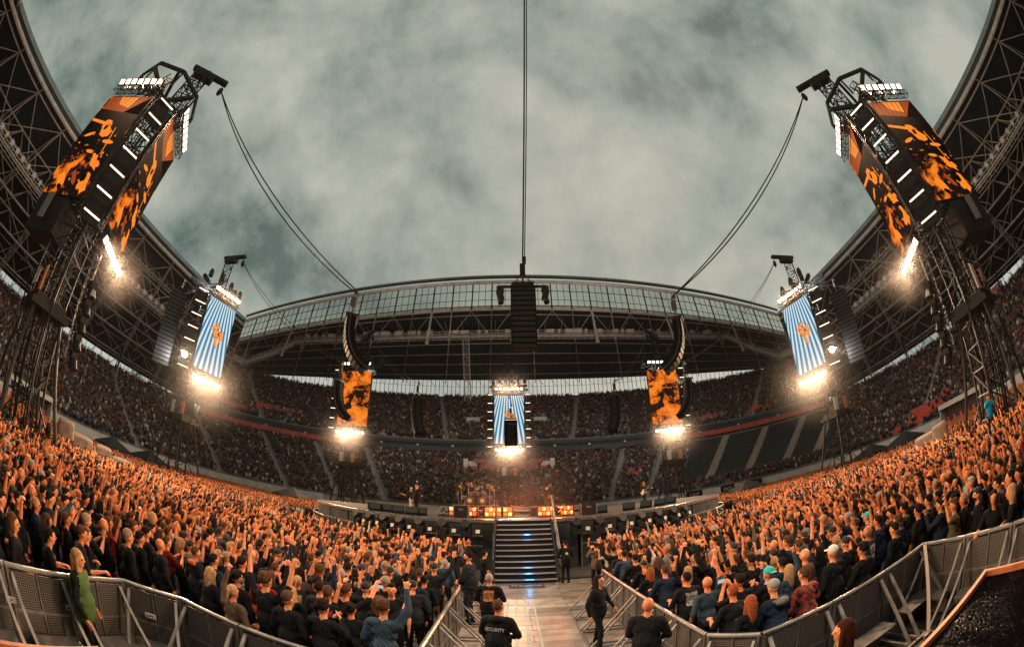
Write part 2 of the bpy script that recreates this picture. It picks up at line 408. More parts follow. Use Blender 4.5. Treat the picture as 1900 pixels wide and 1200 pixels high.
# ------------------------------------------------------------ roofs
def zr(x): return 41.7 + 8.7*(1-(x/68.0)**2)
def far_roof(sgn, y0, label):
    """sgn=1: the roof ahead; sgn=-1: its mirror behind the camera"""
    Y = lambda d: y0 + sgn*d
    rf = thing('stadium_roof', (0, y0, 45), label, 'roof')
    xs = [-68 + 136*i/32 for i in range(33)]
    fan = lambda x, d: x*(1+0.0145*d)
    def P(x, d):
        if d <= 10: return Vector((fan(x, d), Y(d), zr(x)-0.12*d))
        return Vector((fan(x, d), Y(d), zr(x)-1.2 - (d-10)*((zr(x)-1.2-45.3)/46 if True else 0)))
    b = MB(); b.poly([P(x, 0)+Vector((0, 0, 0)) for x in xs], 0.42, 8); b.build('rim_tube', PALE, rf)
    b = MB()
    g = [[P(x, -0.9)+Vector((0, 0, 1.0)) for x in xs], [P(x, -0.2)+Vector((0, 0, 1.7)) for x in xs], [P(x, 1.2)+Vector((0, 0, 1.7)) for x in xs]]
    b.sheet(g); b.build('gutter', mat('grey_cladding', (0.20, 0.22, 0.20), 0.5, 0, 0.15, 0.5), rf)
    b = MB(); b.poly([P(x, 10)+Vector((0, 0, -0.1)) for x in xs], 0.5, 8); b.build('lower_rim_tube', PALE, rf)
    # glazing
    fr = MB()
    for i in range(33):
        rb = MB(); rb.bar(P(xs[i], 0.3)+Vector((0, 0, -0.25)), P(xs[i], 9.8)+Vector((0, 0, -0.25)), 0.3, 0.5); rb.build('glazing_rib', DKST, rf)
    for i in range(32):
        for j in range(1, 3):
            x = xs[i] + (xs[i+1]-xs[i])*j/3; fr.tube(P(x, 0.3), P(x, 9.8), 0.07, 4)
    for d in (3.3, 6.6): fr.poly([P(x, d) for x in xs], 0.09, 4)
    fr.build('glazing_bar', DKST, rf)
    for i in range(32):
        for j in range(3):
            for k in range(3):
                xa = xs[i] + (xs[i+1]-xs[i])*j/3+0.08; xb = xs[i] + (xs[i+1]-xs[i])*(j+1)/3-0.08; da, db = 0.35+3.2*k, 0.35+3.2*k+3.0
                b = MB(); up_ = Vector((0, 0, 0.12)); q = [P(xa, da), P(xb, da), P(xb, db), P(xa, db)]
                b.add([v+up_ for v in q]+[v+up_*1.3 for v in q], [(0, 1, 2, 3), (7, 6, 5, 4), (0, 4, 5, 1), (1, 5, 6, 2), (2, 6, 7, 3), (3, 7, 4, 0)]); b.build('pane', GLASS, rf)
    # opaque sheeting with ribs
    b = MB(); ds = [10.3, 16, 22, 28, 34, 40, 46, 52, 56]
    b.sheet([[P(x, d)+Vector((0, 0, 0.5)) for x in xs] for d in ds]); b.sheet([[P(x, d)+Vector((0, 0, 0.9)) for x in xs] for d in ds]); b.build('roof_sheeting', ROOF, rf)
    for i in range(1, 33, 2):
        b = MB(); x = xs[i]
        for d0, d1 in zip(ds[:-1], ds[1:]): b.bar(P(x, d0)+Vector((0, 0, -0.2)), P(x, d1)+Vector((0, 0, -0.2)), 0.28, 0.9)
        # bottom chord and web under the first bays
        b.tube(P(x, 10.5)+Vector((0, 0, -0.6)), P(x, 18)+Vector((0, 0, -4.2)), 0.16, 5); b.tube(P(x, 18)+Vector((0, 0, -4.2)), P(x, 18)+Vector((0, 0, -0.4)), 0.14, 5)
        for d0 in (24, 31, 38, 45): b.bar(P(x, d0)+Vector((0, 0, -0.2)), P(x, d0)+Vector((0, 0, -1.9)), 0.35, 0.35, (0, 1, 0))
        b.build('roof_beam', STEEL if i % 4 == 1 else mat('brown_steel', (0.20, 0.16, 0.13), 0.55, 0, 0.2, 1), rf)
    for i in range(0, 33, 4):
        b = MB(); x = xs[i]; q = P(x, 10)+Vector((0, 0, -0.3)); e = P(x*1.02, 17)+Vector((0, -sgn*0.5, -5.2)); b.tube(q, e, 0.22, 8, 0.36); b.ell(e, (0.55, 0.55, 0.4)); b.build('roof_strut', PALE, rf)
    for d in (12.5, 20, 27.5, 34, 41, 49):
        b = MB(); b.poly([P(x, d)+Vector((0, 0, -0.35)) for x in xs], 0.14, 4); b.build('purlin', STEEL, rf)
    b = MB()
    for i in range(0, 32):
        x0, x1 = xs[i], xs[i+1]; q0, q1 = P(x0, 10.4), P(x1, 18)
        if i % 2: q0, q1 = P(x1, 10.4), P(x0, 18)
        b.tube(q0+Vector((0, 0, -0.5)), q1+Vector((0, 0, -3.6)), 0.09, 4)
    b.build('roof_bracing', STEEL, rf)
    return rf, P, xs
froof, FP, FXS = far_roof(1, 76, 'curved roof over the far stand with a glazed strip along its pale rim')
nroof, NP_, _ = far_roof(-1, -24, 'roof edge behind the camera with teal glass panes in the top corners')
# catwalk under the far roof with its zigzag ends
cw = thing('catwalk', (0, 92, 44), 'lit steel catwalk with floodlight boxes hung under the far roof', 'catwalk')
path = [(-86, 92, 38.4), (-78, 92, 35.9), (-68.6, 92, 39.0), (-60.3, 92, 43.0), (-49, 92, 43.4), (-25, 92, 44.2), (0, 92, 44.5), (25, 92, 44.2), (49, 92, 43.4), (60.3, 92, 43.0), (68.6, 92, 39.0), (78, 92, 35.9), (86, 92, 38.4)]
def walkway(path, w, parent, hrail=1.1, step=1.6, side_=Vector((0, 1, 0)), m=STEEL):
    d_ = MB(); r_ = MB()
    for a, c in zip(path[:-1], path[1:]):
        a, c = Vector(a), Vector(c); d_.bar(a, c, w, 0.14)
        for s2 in (-1, 1):
            off = side_*s2*w/2
            for h in (0.55, hrail): r_.tube(a+off+Vector((0, 0, h)), c+off+Vector((0, 0, h)), 0.05, 4)
            r_.tube(a+off+Vector((0, 0, -0.5)), c+off+Vector((0, 0, -0.5)), 0.07, 4)
            n = max(1, int((c-a).length/step))
            for k in range(n):
                q = a + (c-a)*k/n + off; r_.tube(q+Vector((0, 0, -0.5)), q+Vector((0, 0, hrail)), 0.04, 3)
                q2 = a + (c-a)*(k+1)/n + off; r_.tube(q+Vector((0, 0, -0.5)), q2+Vector((0, 0, hrail)), 0.03, 3)
    d_.build('deck', m, parent); r_.build('railing', m, parent)
walkway(path, 1.4, cw, m=PALE)
rnd = random.Random(3)
for i in range(46):
    x = -56 + 112*i/45 + rnd.uniform(-0.8, 0.8); z = 44.5 - (abs(x)/56)**2*1.1
    if rnd.random() < 0.25: continue
    w = rnd.choice([0.6, 0.8, 1.6, 2.2]); b = MB(); b.box((x, 91.6, z+0.9), (w, 0.9, rnd.uniform(0.8, 1.4)))
    b.box((x, 91.1, z+0.9), (w*0.8, 0.08, 0.7), m=1); b.build('floodlight_box', [STEEL, PALE], cw)
b = MB()
for x in range(-56, 57, 4): b.tube((x, 92, 44.3), FP(x/1.14, 16)+Vector((0, 0, 0.4)), 0.06, 4)
b.build('hanger', STEEL, cw)
b = MB(); b.truss((-11.5, 91, 44), (-11.5, 100, 30), 1.5, 0.06, 16); b.build('ladder', STEEL, cw)

def side_roof(sx, label):
    rf = thing('stadium_roof', (sx*68, 34, 40), label, 'roof')
    y0, y1 = -32.0, 76.0
    def P(u, t, dz=0):     # u outward metres 0..44, t along 0..1 ; the outer edge is longer than the rim
        y = y0-2 + (y1+2-y0)*t; y = y + (u/44.0)*(46*(t-0.5)*2*0.9)
        return Vector((sx*(68+u), y, 40.5 - u*0.375 + dz))
    T = [i/11 for i in range(12)]
    b = MB(); b.poly([P(0, t) for t in (0, .25, .5, .75, 1)], 0.4, 8); b.build('rim_tube', PALE, rf)
    b = MB(); b.sheet([[P(-0.8, t, 0.5) for t in T], [P(-0.5, t, 1.6) for t in T], [P(1.6, t, 1.7) for t in T]]); b.build('gutter', MATS['grey_cladding'], rf)
    b = MB(); us = [0.6, 6, 12, 18, 24, 30, 36, 44]
    b.sheet([[P(u, t, 0.7) for t in T] for u in us]); b.sheet([[P(u, t, 1.0) for t in T] for u in us]); b.build('roof_sheeting', mat('brown_roof_sheet', (0.016, 0.024, 0.027), 0.85, 0, 0.3, 0.25), rf)
    n = 22
    for k, u in enumerate((1.6, 9, 17, 25, 33, 41)):      # trusses parallel to the rim
        dp = 0 if k == 0 else -2.6-0.3*k
        b = MB(); b.tube(P(u, 0), P(u, 1), 0.17, 6); b.build('top_chord', STEEL, rf)
        if dp:
            b = MB(); b.tube(P(u, 0, dp), P(u, 1, dp), 0.23, 6); b.build('bottom_chord', STEEL, rf); b = MB()
            for i in range(n):
                a, c = i/n, (i+0.5)/n; b.tube(P(u, a), P(u, c, dp), 0.10, 4); b.tube(P(u, c, dp), P(u, (i+1)/n), 0.10, 4)
            b.build('roof_truss_web', STEEL, rf)
    for i in range(12):                                   # rafters across
        t = i/11; b = MB()
        b.tube(P(0.5, t, -0.1), P(43, t, -0.1), 0.15, 5); b.tube(P(1.5, t, -0.3), P(9, t, -2.9), 0.17, 5); b.tube(P(9, t, -2.9), P(25, t, -3.8), 0.17, 5); b.tube(P(25, t, -3.8), P(41, t, -4.4), 0.17, 5)
        b.build('roof_rafter', STEEL, rf); b = MB()
        for k in range(10): b.tube(P(9+k*3.2, t, -2.9-0.045*k*3.2), P(9+(k+0.5)*3.2, t), 0.08, 4); b.tube(P(9+(k+0.5)*3.2, t), P(9+(k+1)*3.2, t, -3.05-0.045*k*3.2), 0.08, 4)
        b.build('roof_rafter_web', STEEL, rf)
    b = MB()
    for i in range(11):
        for u0, u1 in ((1.6, 9), (9, 17), (17, 25), (25, 33)):
            z0 = -0.3 if u0 < 2 else -3.0
            b.tube(P(u0, i/11, z0), P(u1, (i+1)/11, -3.0), 0.11, 4)
            if u0 < 9: b.tube(P(u0, (i+1)/11, z0), P(u1, i/11, -3.0), 0.11, 4)
            if u0 >= 9: b.tube(P(u0, (i+0.5)/11, 0), P((u0+u1)/2, (i+0.2)/11, -3.2), 0.09, 4)
    b.build('roof_bracing', STEEL, rf)
    for i in range(9):                                     # raking columns down to the stand
        t = (i+0.5)/9; b = MB(); q = P(30, t, -3); e = Vector((sx*(94+1), q.y*0.93+2, terr_z(26)-1)); b.tube(e, q, 0.3, 8, 0.22); b.tube(e, P(41, t+0.05, -4), 0.2, 6); b.build('raking_column', DKST, rf)
    return rf, P
lroof, LP = side_roof(-1, 'trussed roof over the side stand behind the camera crew in rain covers')
rroof, RP = side_roof(1, 'trussed roof over the side stand behind the man in a bright blue jacket')
# hanging gantries under the side roofs
for sx, lab in ((-1, 'over the stand behind the draped camera platform'), (1, 'over the stand behind the blue-jacketed man')):
    for ya, yb, z, nm in ((-8, 12, 32.3, 'lower'), (40, 60, 32.4, 'corner')):
        g = thing('catwalk', (sx*76, (ya+yb)/2, z), 'pale steel lighting gantry %s, %s' % ('near the pitch-side tower' if nm == 'lower' else 'towards the corner', lab), 'catwalk')
        walkway([(sx*76, ya, z), (sx*76, yb, z)], 1.6, g, side_=Vector((1, 0, 0)), m=PALE)
        for k in range(9):
            y = ya + (yb-ya)*(k+0.5)/9; b = MB(); s3 = rnd.uniform(0.5, 1.1); b.box((sx*75.2, y, z+1.0), (0.6, s3, 0.9)); b.tube((sx*75.2, y, z), (sx*75.2, y, z+1.8), 0.05, 4); b.build('floodlight', PALE, g)
        b = MB()
        for y in (ya+2, yb-2): b.tube((sx*76, y, z), (sx*76, y, 38), 0.06, 4)
        b.build('hanger', STEEL, g)
    g = thing('box_truss', (sx*75.5, 45, 37), 'square lattice truss slung under the rim of the roof, %s' % ('left' if sx < 0 else 'right') if 0 else 'square lattice truss slung under the roof rim, %s' % lab, 'truss')
    b = MB(); b.truss((sx*75, 34, 38.6), (sx*75, 62, 38.4), 1.8, 0.11, 22, rd=0.06); b.build('lattice', PALE, g)

# trees and town seen through the gap under the roofs
leafm = mat('tree_leaf', (0.055, 0.075, 0.035), 0.8, 0, 0.5, 2)
def tree(x, y, h, w, label):
    t = thing('tree', (x, y, 0), label, 'tree', 'trees outside the stadium')
    b = MB(); b.tube((x, y, 0), (x, y, h*0.6), 0.6, 7, 0.3)
    cl = []
    for k in range(9):
        a = rnd.uniform(0, 6.28); q = Vector((x+math.cos(a)*w*0.35, y+math.sin(a)*w*0.35, h*rnd.uniform(0.55, 0.9))); b.tube((x, y, h*0.45), q, 0.2, 5, 0.06); cl.append(q)
    b.build('trunk', mat('bark', (0.06, 0.045, 0.03), 0.9), t)
    b = MB()
    for k in range(3200):
        q = rnd.choice(cl) + Vector((rnd.gauss(0, w*0.16), rnd.gauss(0, w*0.16), rnd.gauss(0, h*0.09))); s4 = rnd.uniform(0.25, 0.6)
        u = Vector((rnd.gauss(0, 1), rnd.gauss(0, 1), rnd.gauss(0, 1))).normalized(); v = u.orthogonal().normalized()
        b.add([q, q+u*s4, q+u*s4*0.5+v*s4], [(0, 1, 2)])
    c = b.build('crown', leafm, t); return t
for (x, y, h, w, lb) in ((134, 92, 34, 15, 'leafy tree outside, seen in the gap beside the striped-screen tower'), (146, 72, 33, 13, 'broad tree outside the gap behind the raking roof columns'), (120, 128, 36, 14, 'tall tree outside beyond the corner stairs of the upper tier'), (-136, 96, 34, 13, 'leafy tree outside the corner gap over the brick wall')):
    tree(x, y, h, w, lb)
# ============================================================ SCREENS AND TOWERS
def screen_mat(name, kind):
    m = bpy.data.materials.new(name); m.use_nodes = True; t = m.node_tree; t.nodes.clear(); K = t.links.new
    o = t.nodes.new('ShaderNodeOutputMaterial'); em = t.nodes.new('ShaderNodeEmission'); tcn = t.nodes.new('ShaderNodeTexCoord')
    sp = t.nodes.new('ShaderNodeSeparateXYZ'); K(tcn.outputs['Object'], sp.inputs[0])
    if kind == 'orange':
        nz = t.nodes.new('ShaderNodeTexNoise'); nz.inputs['Scale'].default_value = 0.36; nz.inputs['Detail'].default_value = 3.5; nz.inputs['Distortion'].default_value = 1.1
        mp = t.nodes.new('ShaderNodeMapping'); mp.inputs['Scale'].default_value = (1.0, 1, 1.5); mp.inputs['Rotation'].default_value = (0, 0.45, 0); K(tcn.outputs['Object'], mp.inputs[0]); K(mp.outputs[0], nz.inputs['Vector'])
        n2_ = t.nodes.new('ShaderNodeTexNoise'); n2_.inputs['Scale'].default_value = 2.4; n2_.inputs['Detail'].default_value = 5; K(tcn.outputs['Object'], n2_.inputs['Vector'])
        s = math_(t, 'ADD', nz.outputs[0], math_(t, 'MULTIPLY', math_(t, 'SUBTRACT', n2_.outputs[0], 0.5), 0.38))
        rp = t.nodes.new('ShaderNodeValToRGB'); K(s, rp.inputs[0]); e = rp.color_ramp.elements
        e[0].position = 0.0; e[0].color = (0.006, 0.004, 0.004, 1); e[1].position = 1.0; e[1].color = (1.0, 0.36, 0.04, 1)
        for p_, c_ in ((0.52, (0.010, 0.005, 0.004, 1)), (0.56, (0.10, 0.020, 0.004, 1)), (0.60, (0.52, 0.10, 0.008, 1)), (0.70, (0.90, 0.21, 0.015, 1))): q = e.new(p_); q.color = c_
        # orange lit backdrop across the upper third with a dark slope under it
        slope = math_(t, 'ADD', math_(t, 'MULTIPLY', sp.outputs[2], 1.0), math_(t, 'MULTIPLY', sp.outputs[0], 0.35))
        up_ = math_(t, 'GREATER_THAN', slope, 79.0)
        wv = t.nodes.new('ShaderNodeTexNoise'); wv.inputs['Scale'].default_value = 0.7; K(tcn.outputs['Object'], wv.inputs['Vector'])
        r2 = t.nodes.new('ShaderNodeValToRGB'); K(math_(t, 'ADD', wv.outputs[0], math_(t, 'MULTIPLY', math_(t, 'SUBTRACT', slope, 9.0), 0.10)), r2.inputs[0]); q = r2.color_ramp.elements
        q[0].position = 0.40; q[0].color = (0.06, 0.014, 0.004, 1); q[1].position = 0.72; q[1].color = (0.95, 0.25, 0.02, 1)
        mxn = t.nodes.new('ShaderNodeMix'); mxn.data_type = 'RGBA'; K(up_, mxn.inputs[0]); K(rp.outputs[0], mxn.inputs[6]); K(r2.outputs[0], mxn.inputs[7])
        K(mxn.outputs[2], em.inputs[0]); em.inputs[1].default_value = 1.0
    else:
        # rays fanning down from a point above the screen
        dx = math_(t, 'SUBTRACT', sp.outputs[0], 2.5); dz = math_(t, 'SUBTRACT', 16.0, sp.outputs[2])
        ang = math_(t, 'MULTIPLY', math_(t, 'DIVIDE', dx, dz), 19.0)
        fr = math_(t, 'FRACT', math_(t, 'ADD', ang, 50.25)); st = math_(t, 'GREATER_THAN', fr, 0.5)
        mxn = t.nodes.new('ShaderNodeMix'); mxn.data_type = 'RGBA'; K(st, mxn.inputs[0]); mxn.inputs[6].default_value = (0.015, 0.19, 0.36, 1); mxn.inputs[7].default_value = (0.66, 0.78, 0.78, 1)
        K(mxn.outputs[2], em.inputs[0]); em.inputs[1].default_value = 1.0
    K(em.outputs[0], o.inputs[0]); m.cycles.emission_sampling = 'NONE'
    return m
SOR = screen_mat('led_orange_picture', 'orange'); SOF = screen_mat('led_orange_hazed', 'orange'); [setattr(e_, 'position', e_.position-0.14) for n_ in SOF.node_tree.nodes if n_.type == 'VALTORGB' for e_ in n_.color_ramp.elements if 0.4 < e_.position < 0.9]; SST = screen_mat('led_blue_rays', 'rays')  # far screens show the same picture, lightening by haze put into the colour
FIG = mat('led_orange_figure', (0.01, 0.004, 0.002), 0.8, emit=(0.95, 0.27, 0.03), estr=1.0); FIGD = mat('led_dark_line', (0.05, 0.01, 0.01), 0.5)
def spot(loc, target, power, col=(1, 0.62, 0.36), size=R(90), rad=0.8):
    l = bpy.data.lights.new('spot_beam', 'SPOT'); l.energy = power; l.color = col; l.spot_size = size; l.spot_blend = 0.7; l.shadow_soft_size = rad
    o = bpy.data.objects.new('spot_beam', l); C.objects.link(o); o.location = loc
    o.rotation_euler = (Vector(target)-Vector(loc)).to_track_quat('-Z', 'Y').to_euler(); return o
lamp_mb = None
def lamp_mesh():
    b = MB(); b.box((0, 0.16, 0), (0.56, 0.24, 0.46), m=0); b.box((0, 0.01, 0), (0.46, 0.05, 0.40), m=1); b.tube((-0.3, 0.15, 0), (0.3, 0.15, 0), 0.03, 4, m=0)
    me = bpy.data.meshes.new('floodlamp'); me.from_pydata([tuple(v) for v in b.v], [], b.f); me.materials.append(DKST); me.materials.append(LAMP)
    me.polygons.foreach_set('material_index', b.m); return me
LAMPME = lamp_mesh()
def child(name, me, parent, loc, rz=0, rx=0):
    o = bpy.data.objects.new(name, me); C.objects.link(o); o.parent = parent; o.location = Vector(loc)-WORLD[parent]; o.rotation_euler = (rx, 0, rz); WORLD[o] = Vector(loc); return o
def figure_mesh(parent, base, ex, nrm, w):
    """plain orange winged silhouette shown on the striped screens"""
    b = MB()
    def blob(cx_, cz, rx_, rz_, a=0, m=0, k=0):
        n = 14; pts = []
        for i in range(n):
            t = 2*math.pi*i/n; x = rx_*math.cos(t); z = rz_*math.sin(t)*(1+0.12*math.sin(3*t)); pts.append((cx_ + x*math.cos(a)-z*math.sin(a), cz + x*math.sin(a)+z*math.cos(a)))
        d = nrm*(0.02+0.004*k)
        P_ = [base + ex*px + Vector((0, 0, pz)) + d for px, pz in pts]
        b.add(P_, [tuple(range(n))], m)
    for k, (a1, a2, a3, a4, a5, m) in enumerate(((0, 0, .62, .62, 0, 1), (0, 0, .52, .55, 0, 0), (.05, 1.0, .36, .38, 0, 1), (.05, 1.0, .28, .3, 0, 0), (-.7, .55, .5, .2, .9, 0), (-.5, .95, .2, .34, .3, 0), (.75, .3, .5, .24, .8, 1), (.8, .35, .42, .17, .8, 0), (.95, -.2, .3, .4, .2, 0),
            (.1, -.95, .26, .62, .15, 1), (.1, -.95, .2, .55, .15, 0), (.35, -1.55, .2, .4, .2, 0), (.75, -.75, .45, .18, -.7, 0), (.3, .05, .1, .16, 0, 1))):
        blob(a1*w, a2*w, a3*w, a4*w, a5, m, k)
    return b.build('screen_figure', [FIG, FIGD], parent)
PICD = mat('led_black', (0.002, 0.002, 0.002), 0.9, spec=0.03); PICB = mat('led_bright_orange', (0.01, 0.004, 0.002), 0.9, emit=(1.0, 0.25, 0.018), estr=1.0, spec=0.03); PICM = mat('led_dim_orange', (0.006, 0.003, 0.002), 0.9, emit=(0.34, 0.055, 0.005), estr=1.0, spec=0.03)
def picture(parent, base, ex, nrm, w, h):
    """the drummer-and-cymbals video picture as flat emitting shapes on the screen"""
    sx, sz = w/5.1, h/8.9; rr = random.Random(11); b = MB()
    def shp(pts, m, k):
        d = nrm*(0.016+0.0008*k); P_ = [base + ex*(px*sx) + Vector((0, 0, pz*sz)) + d for px, pz in pts]; b.add(P_, [tuple(range(len(pts)))], m)
    def el(cx_, cz, a_, c_, t, m, k, jag=0.0):
        n = 16; pts = []
        for i in range(n):
            th = 2*math.pi*i/n; q = 1+jag*rr.uniform(-1, 1); x, z = a_*q*math.cos(th), c_*q*math.sin(th); pts.append((min(5.05, max(0.05, cx_+x*math.cos(t)-z*math.sin(t))), min(8.85, max(0.05, cz+x*math.sin(t)+z*math.cos(t)))))
        shp(pts, m, k)
    shp([(0.2, 8.8), (4.9, 8.8), (4.9, 7.3), (2.6, 6.6)], 1, 0); shp([(1.6, 8.75), (3.6, 8.8), (3.3, 8.0), (1.9, 7.6)], 2, 1)
    for i in range(6): shp([(1.4+0.55*i, 8.8), (1.46+0.55*i, 8.8), (1.9+0.5*i, 7.4), (1.84+0.5*i, 7.4)], 0, 2)
    shp([(0.1, 6.9), (5.0, 7.5), (5.0, 4.0), (0.1, 3.0)], 0, 3)
    el(2.7, 5.9, .55, .42, .3, 2, 4, .2); el(2.2, 5.2, .75, .5, .5, 2, 5, .22); shp([(2.9, 6.1), (5.0, 6.5), (5.0, 6.25), (2.9, 5.8)], 2, 6); el(2.6, 5.6, .2, .25, 0, 0, 7)
    el(1.2, 4.3, .65, .17, .1, 2, 8); shp([(1.15, 4.3), (1.25, 4.3), (1.5, 5.6), (1.4, 5.6)], 2, 9); el(3.9, 4.9, .6, .15, -.3, 2, 10); shp([(1.15, 4.3), (1.25, 4.3), (1.0, 2.6), (.9, 2.6)], 2, 9)
    el(1.1, 2.6, .8, .38, .7, 2, 11, .25); el(.8, 3.0, .35, .3, 0, 0, 12, .2); el(2.4, 3.4, .5, .14, .15, 2, 13); el(3.3, 3.9, .3, .08, 0, 1, 13)
    el(.9, 1.0, .6, .75, -.6, 2, 14, .25); el(1.3, 1.5, .3, .5, -.5, 0, 15, .2); el(3.6, 1.0, .7, .4, .9, 2, 16, .2); el(3.4, .5, .35, .2, .4, 0, 17, .2); el(2.3, 1.3, .25, .6, -.6, 1, 18, .3)
    for i in range(46):
        el(rr.uniform(.2, 4.9), rr.uniform(.3, 6.4), rr.uniform(.02, .13), rr.uniform(.02, .1), rr.uniform(0, 3), rr.choice([1, 2, 2]), 19+i % 5, .3)
    return b.build('video_picture', [PICD, PICM, PICB], parent)
def led_screen(par, p0, p1, z0, z1, m, outn, fig=False, lamps_top=True, lamps_bot=True, label=None):
    p0, p1 = Vector((*p0, 0)), Vector((*p1, 0)); ex = (p1-p0); w = ex.length; ex.normalize(); n = outn
    b = MB(); b.box((w/2, 0, (z1-z0)/2), (w, 0.02, z1-z0)); me = bpy.data.meshes.new('led_screen'); me.from_pydata([tuple(v) for v in b.v], [], b.f); me.materials.append(m)
    o = bpy.data.objects.new('led_screen', me); C.objects.link(o); o.parent = par; loc = Vector((p0.x, p0.y, z0)); o.location = loc-WORLD[par]; WORLD[o] = loc
    o.rotation_euler = (0, 0, math.atan2(ex.y, ex.x)); 
    if label: o['label'] = label
    b = MB(); c0 = p0 + ex*w/2 - n*0.35
    b.bar(Vector((p0.x, p0.y, z0))-n*0.12, Vector((p1.x, p1.y, z0))-n*0.12, 0.16, 0.14); b.bar(Vector((p0.x, p0.y, z1))-n*0.12, Vector((p1.x, p1.y, z1))-n*0.12, 0.16, 0.14)
    for q in (p0, p1): b.bar(Vector((q.x, q.y, z0))-n*0.1, Vector((q.x, q.y, z1))-n*0.1, 0.14, 0.14, (1, 0, 0))
    rot = Matrix((ex, n, Vector((0, 0, 1)))).transposed(); b.box(c0+Vector((0, 0, (z0+z1)/2)), (w, 0.25, z1-z0-0.1), rot)
    b.build('screen_frame', DKST, par)
    if m is SOR: picture(par, Vector((p0.x, p0.y, z0)), ex, n, w, z1-z0)
    if fig: figure_mesh(par, Vector((p0.x, p0.y, z0+4.9))+ex*w*0.52, ex, n, 0.95)
    rz = math.atan2(ex.y, ex.x)
    if n.dot(Vector((math.sin(rz), -math.cos(rz), 0))) < 0: rz += math.pi
    for on, z, tilt in ((lamps_top, z1+1.15, 0.45), (lamps_bot, z0-1.15, 0.35)):
        if not on: continue
        q0 = Vector((p0.x, p0.y, z)) + n*0.5; q1 = Vector((p1.x, p1.y, z)) + n*0.5
        b = MB(); b.truss(q0-n*0.4-ex*0.2+Vector((0, 0, -0.45)), q1-n*0.4+ex*0.2+Vector((0, 0, -0.45)), 0.5, 0.04, 12)
        lb = b.build('lamp_bank', DKST, par)
        for k in range(7): child('floodlamp', LAMPME, lb, q0 + (q1-q0)*(k+0.5)/7, rz, tilt)
def tower(label, mast, strip, screens, jibdir, kind='near', group='video towers round the stage', bars2=None, flare=None):
    mx_, my_ = mast; t = thing('video_tower', (mx_, my_, 0), label, 'tower', group)
    # mast in lattice, feet splayed like a tripod
    b = MB(); b.truss((mx_, my_, 4.6), (mx_, my_, 25), 2.3, 0.09, 15, rd=0.05); b.truss((mx_, my_, 0.3), (mx_, my_, 4.6), 2.3, 0.10, 3, rd=0.06); b.build('mast', DKST, t)
    for a in (0.8, 2.37, 3.94, 5.5):
        b = MB(); q = Vector((mx_+math.cos(a)*1.5, my_+math.sin(a)*1.5, 8.5)); e = Vector((mx_+math.cos(a)*3.4, my_+math.sin(a)*3.4, 0.1)); b.tube(e, q, 0.13, 6); b.tube(e, (q.x, q.y, 3.0), 0.07, 4); b.box(e, (0.6, 0.6, 0.2)); b.build('outrigger', DKST, t)
    b = MB(); b.box((mx_, my_, 7.9), (3.2, 3.2, 0.35)); b.box((mx_, my_, 8.3), (2.6, 2.6, 0.4)); b.build('platform', BLK, t)
    b = MB(); b.box((mx_-0.95, my_-1.2, 9.3), (0.7, 0.1, 1.5)); b.box((mx_+1.0, my_-1.2, 9.2), (0.6, 0.1, 1.5), m=1); b.build('tower_sign', [WPAN, mat('orange_sign', (0.6, 0.22, 0.07), 0.6)], t)
    cen = Vector((mx_, my_, 0))
    s0, s1 = Vector((*strip[0], 0)), Vector((*strip[1], 0)); sx = (s1-s0).normalized(); sn = Vector((-sx.y, sx.x, 0))
    if sn.dot(s0-cen) < 0: sn = -sn
    # column of light bars between the screens
    b = MB()
    for q in (s0, s1): b.truss(Vector((q.x, q.y, 13.2)), Vector((q.x, q.y, 23.6)), 0.35, 0.035, 14, rd=0.02)
    for k in range(8):
        z = 13.2+1.45*k; b.tube((s0.x, s0.y, z), (s1.x, s1.y, z), 0.05, 4); b.tube((s0.x, s0.y, z), (s1.x, s1.y, z+1.45), 0.03, 3)
        b.tube((s0.x, s0.y, z), (mx_, my_, z), 0.06, 4); b.tube((s1.x, s1.y, z), (mx_, my_, z+0.7), 0.05, 4)
    b.build('strip_frame', DKST, t)
    rot = Matrix((sx, sn, Vector((0, 0, 1)))).transposed()
    b = MB(); b.box((s0+s1)/2+Vector((0, 0, 16.0))-sn*0.35, ((s1-s0).length*0.92, 0.06, 5.2), rot); b.box((s0+s1)/2+Vector((0, 0, 22.3))-sn*0.35, ((s1-s0).length*0.92, 0.06, 1.8), rot); b.build('black_panel', BLK, t)
    for ss in ([(s0, s1, sn)] + ([(Vector((*bars2[0], 0)), Vector((*bars2[1], 0)), sn)] if bars2 else [])):
        a0, a1, nn = ss; mid = (a0+a1)/2; hw = min(0.72, (a1-a0).length*0.42); ux = (a1-a0).normalized()
        for k in range(7):
            z = 23.25-1.6*k; b = MB(); b.tube(Vector((mid.x, mid.y, z))-ux*hw+nn*0.15, Vector((mid.x, mid.y, z))+ux*hw+nn*0.15, 0.055, 6, m=0, caps=True); b.bar(Vector((mid.x, mid.y, z+0.09))-ux*hw+nn*0.12, Vector((mid.x, mid.y, z+0.09))+ux*hw+nn*0.12, 0.2, 0.05, m=1); b.build('light_bar', [BARL, DKST], t)
    if flare:
        b = MB(); b.ell(Vector(flare), (0.36, 0.36, 0.36), 10, 6, m=0); b.tube(Vector(flare)+Vector((0, 0.25, 0)), Vector(flare)+Vector((0, 0.8, 0)), 0.4, 8, m=1, caps=True); b.build('spotlight', [FLARE, DKST], t)
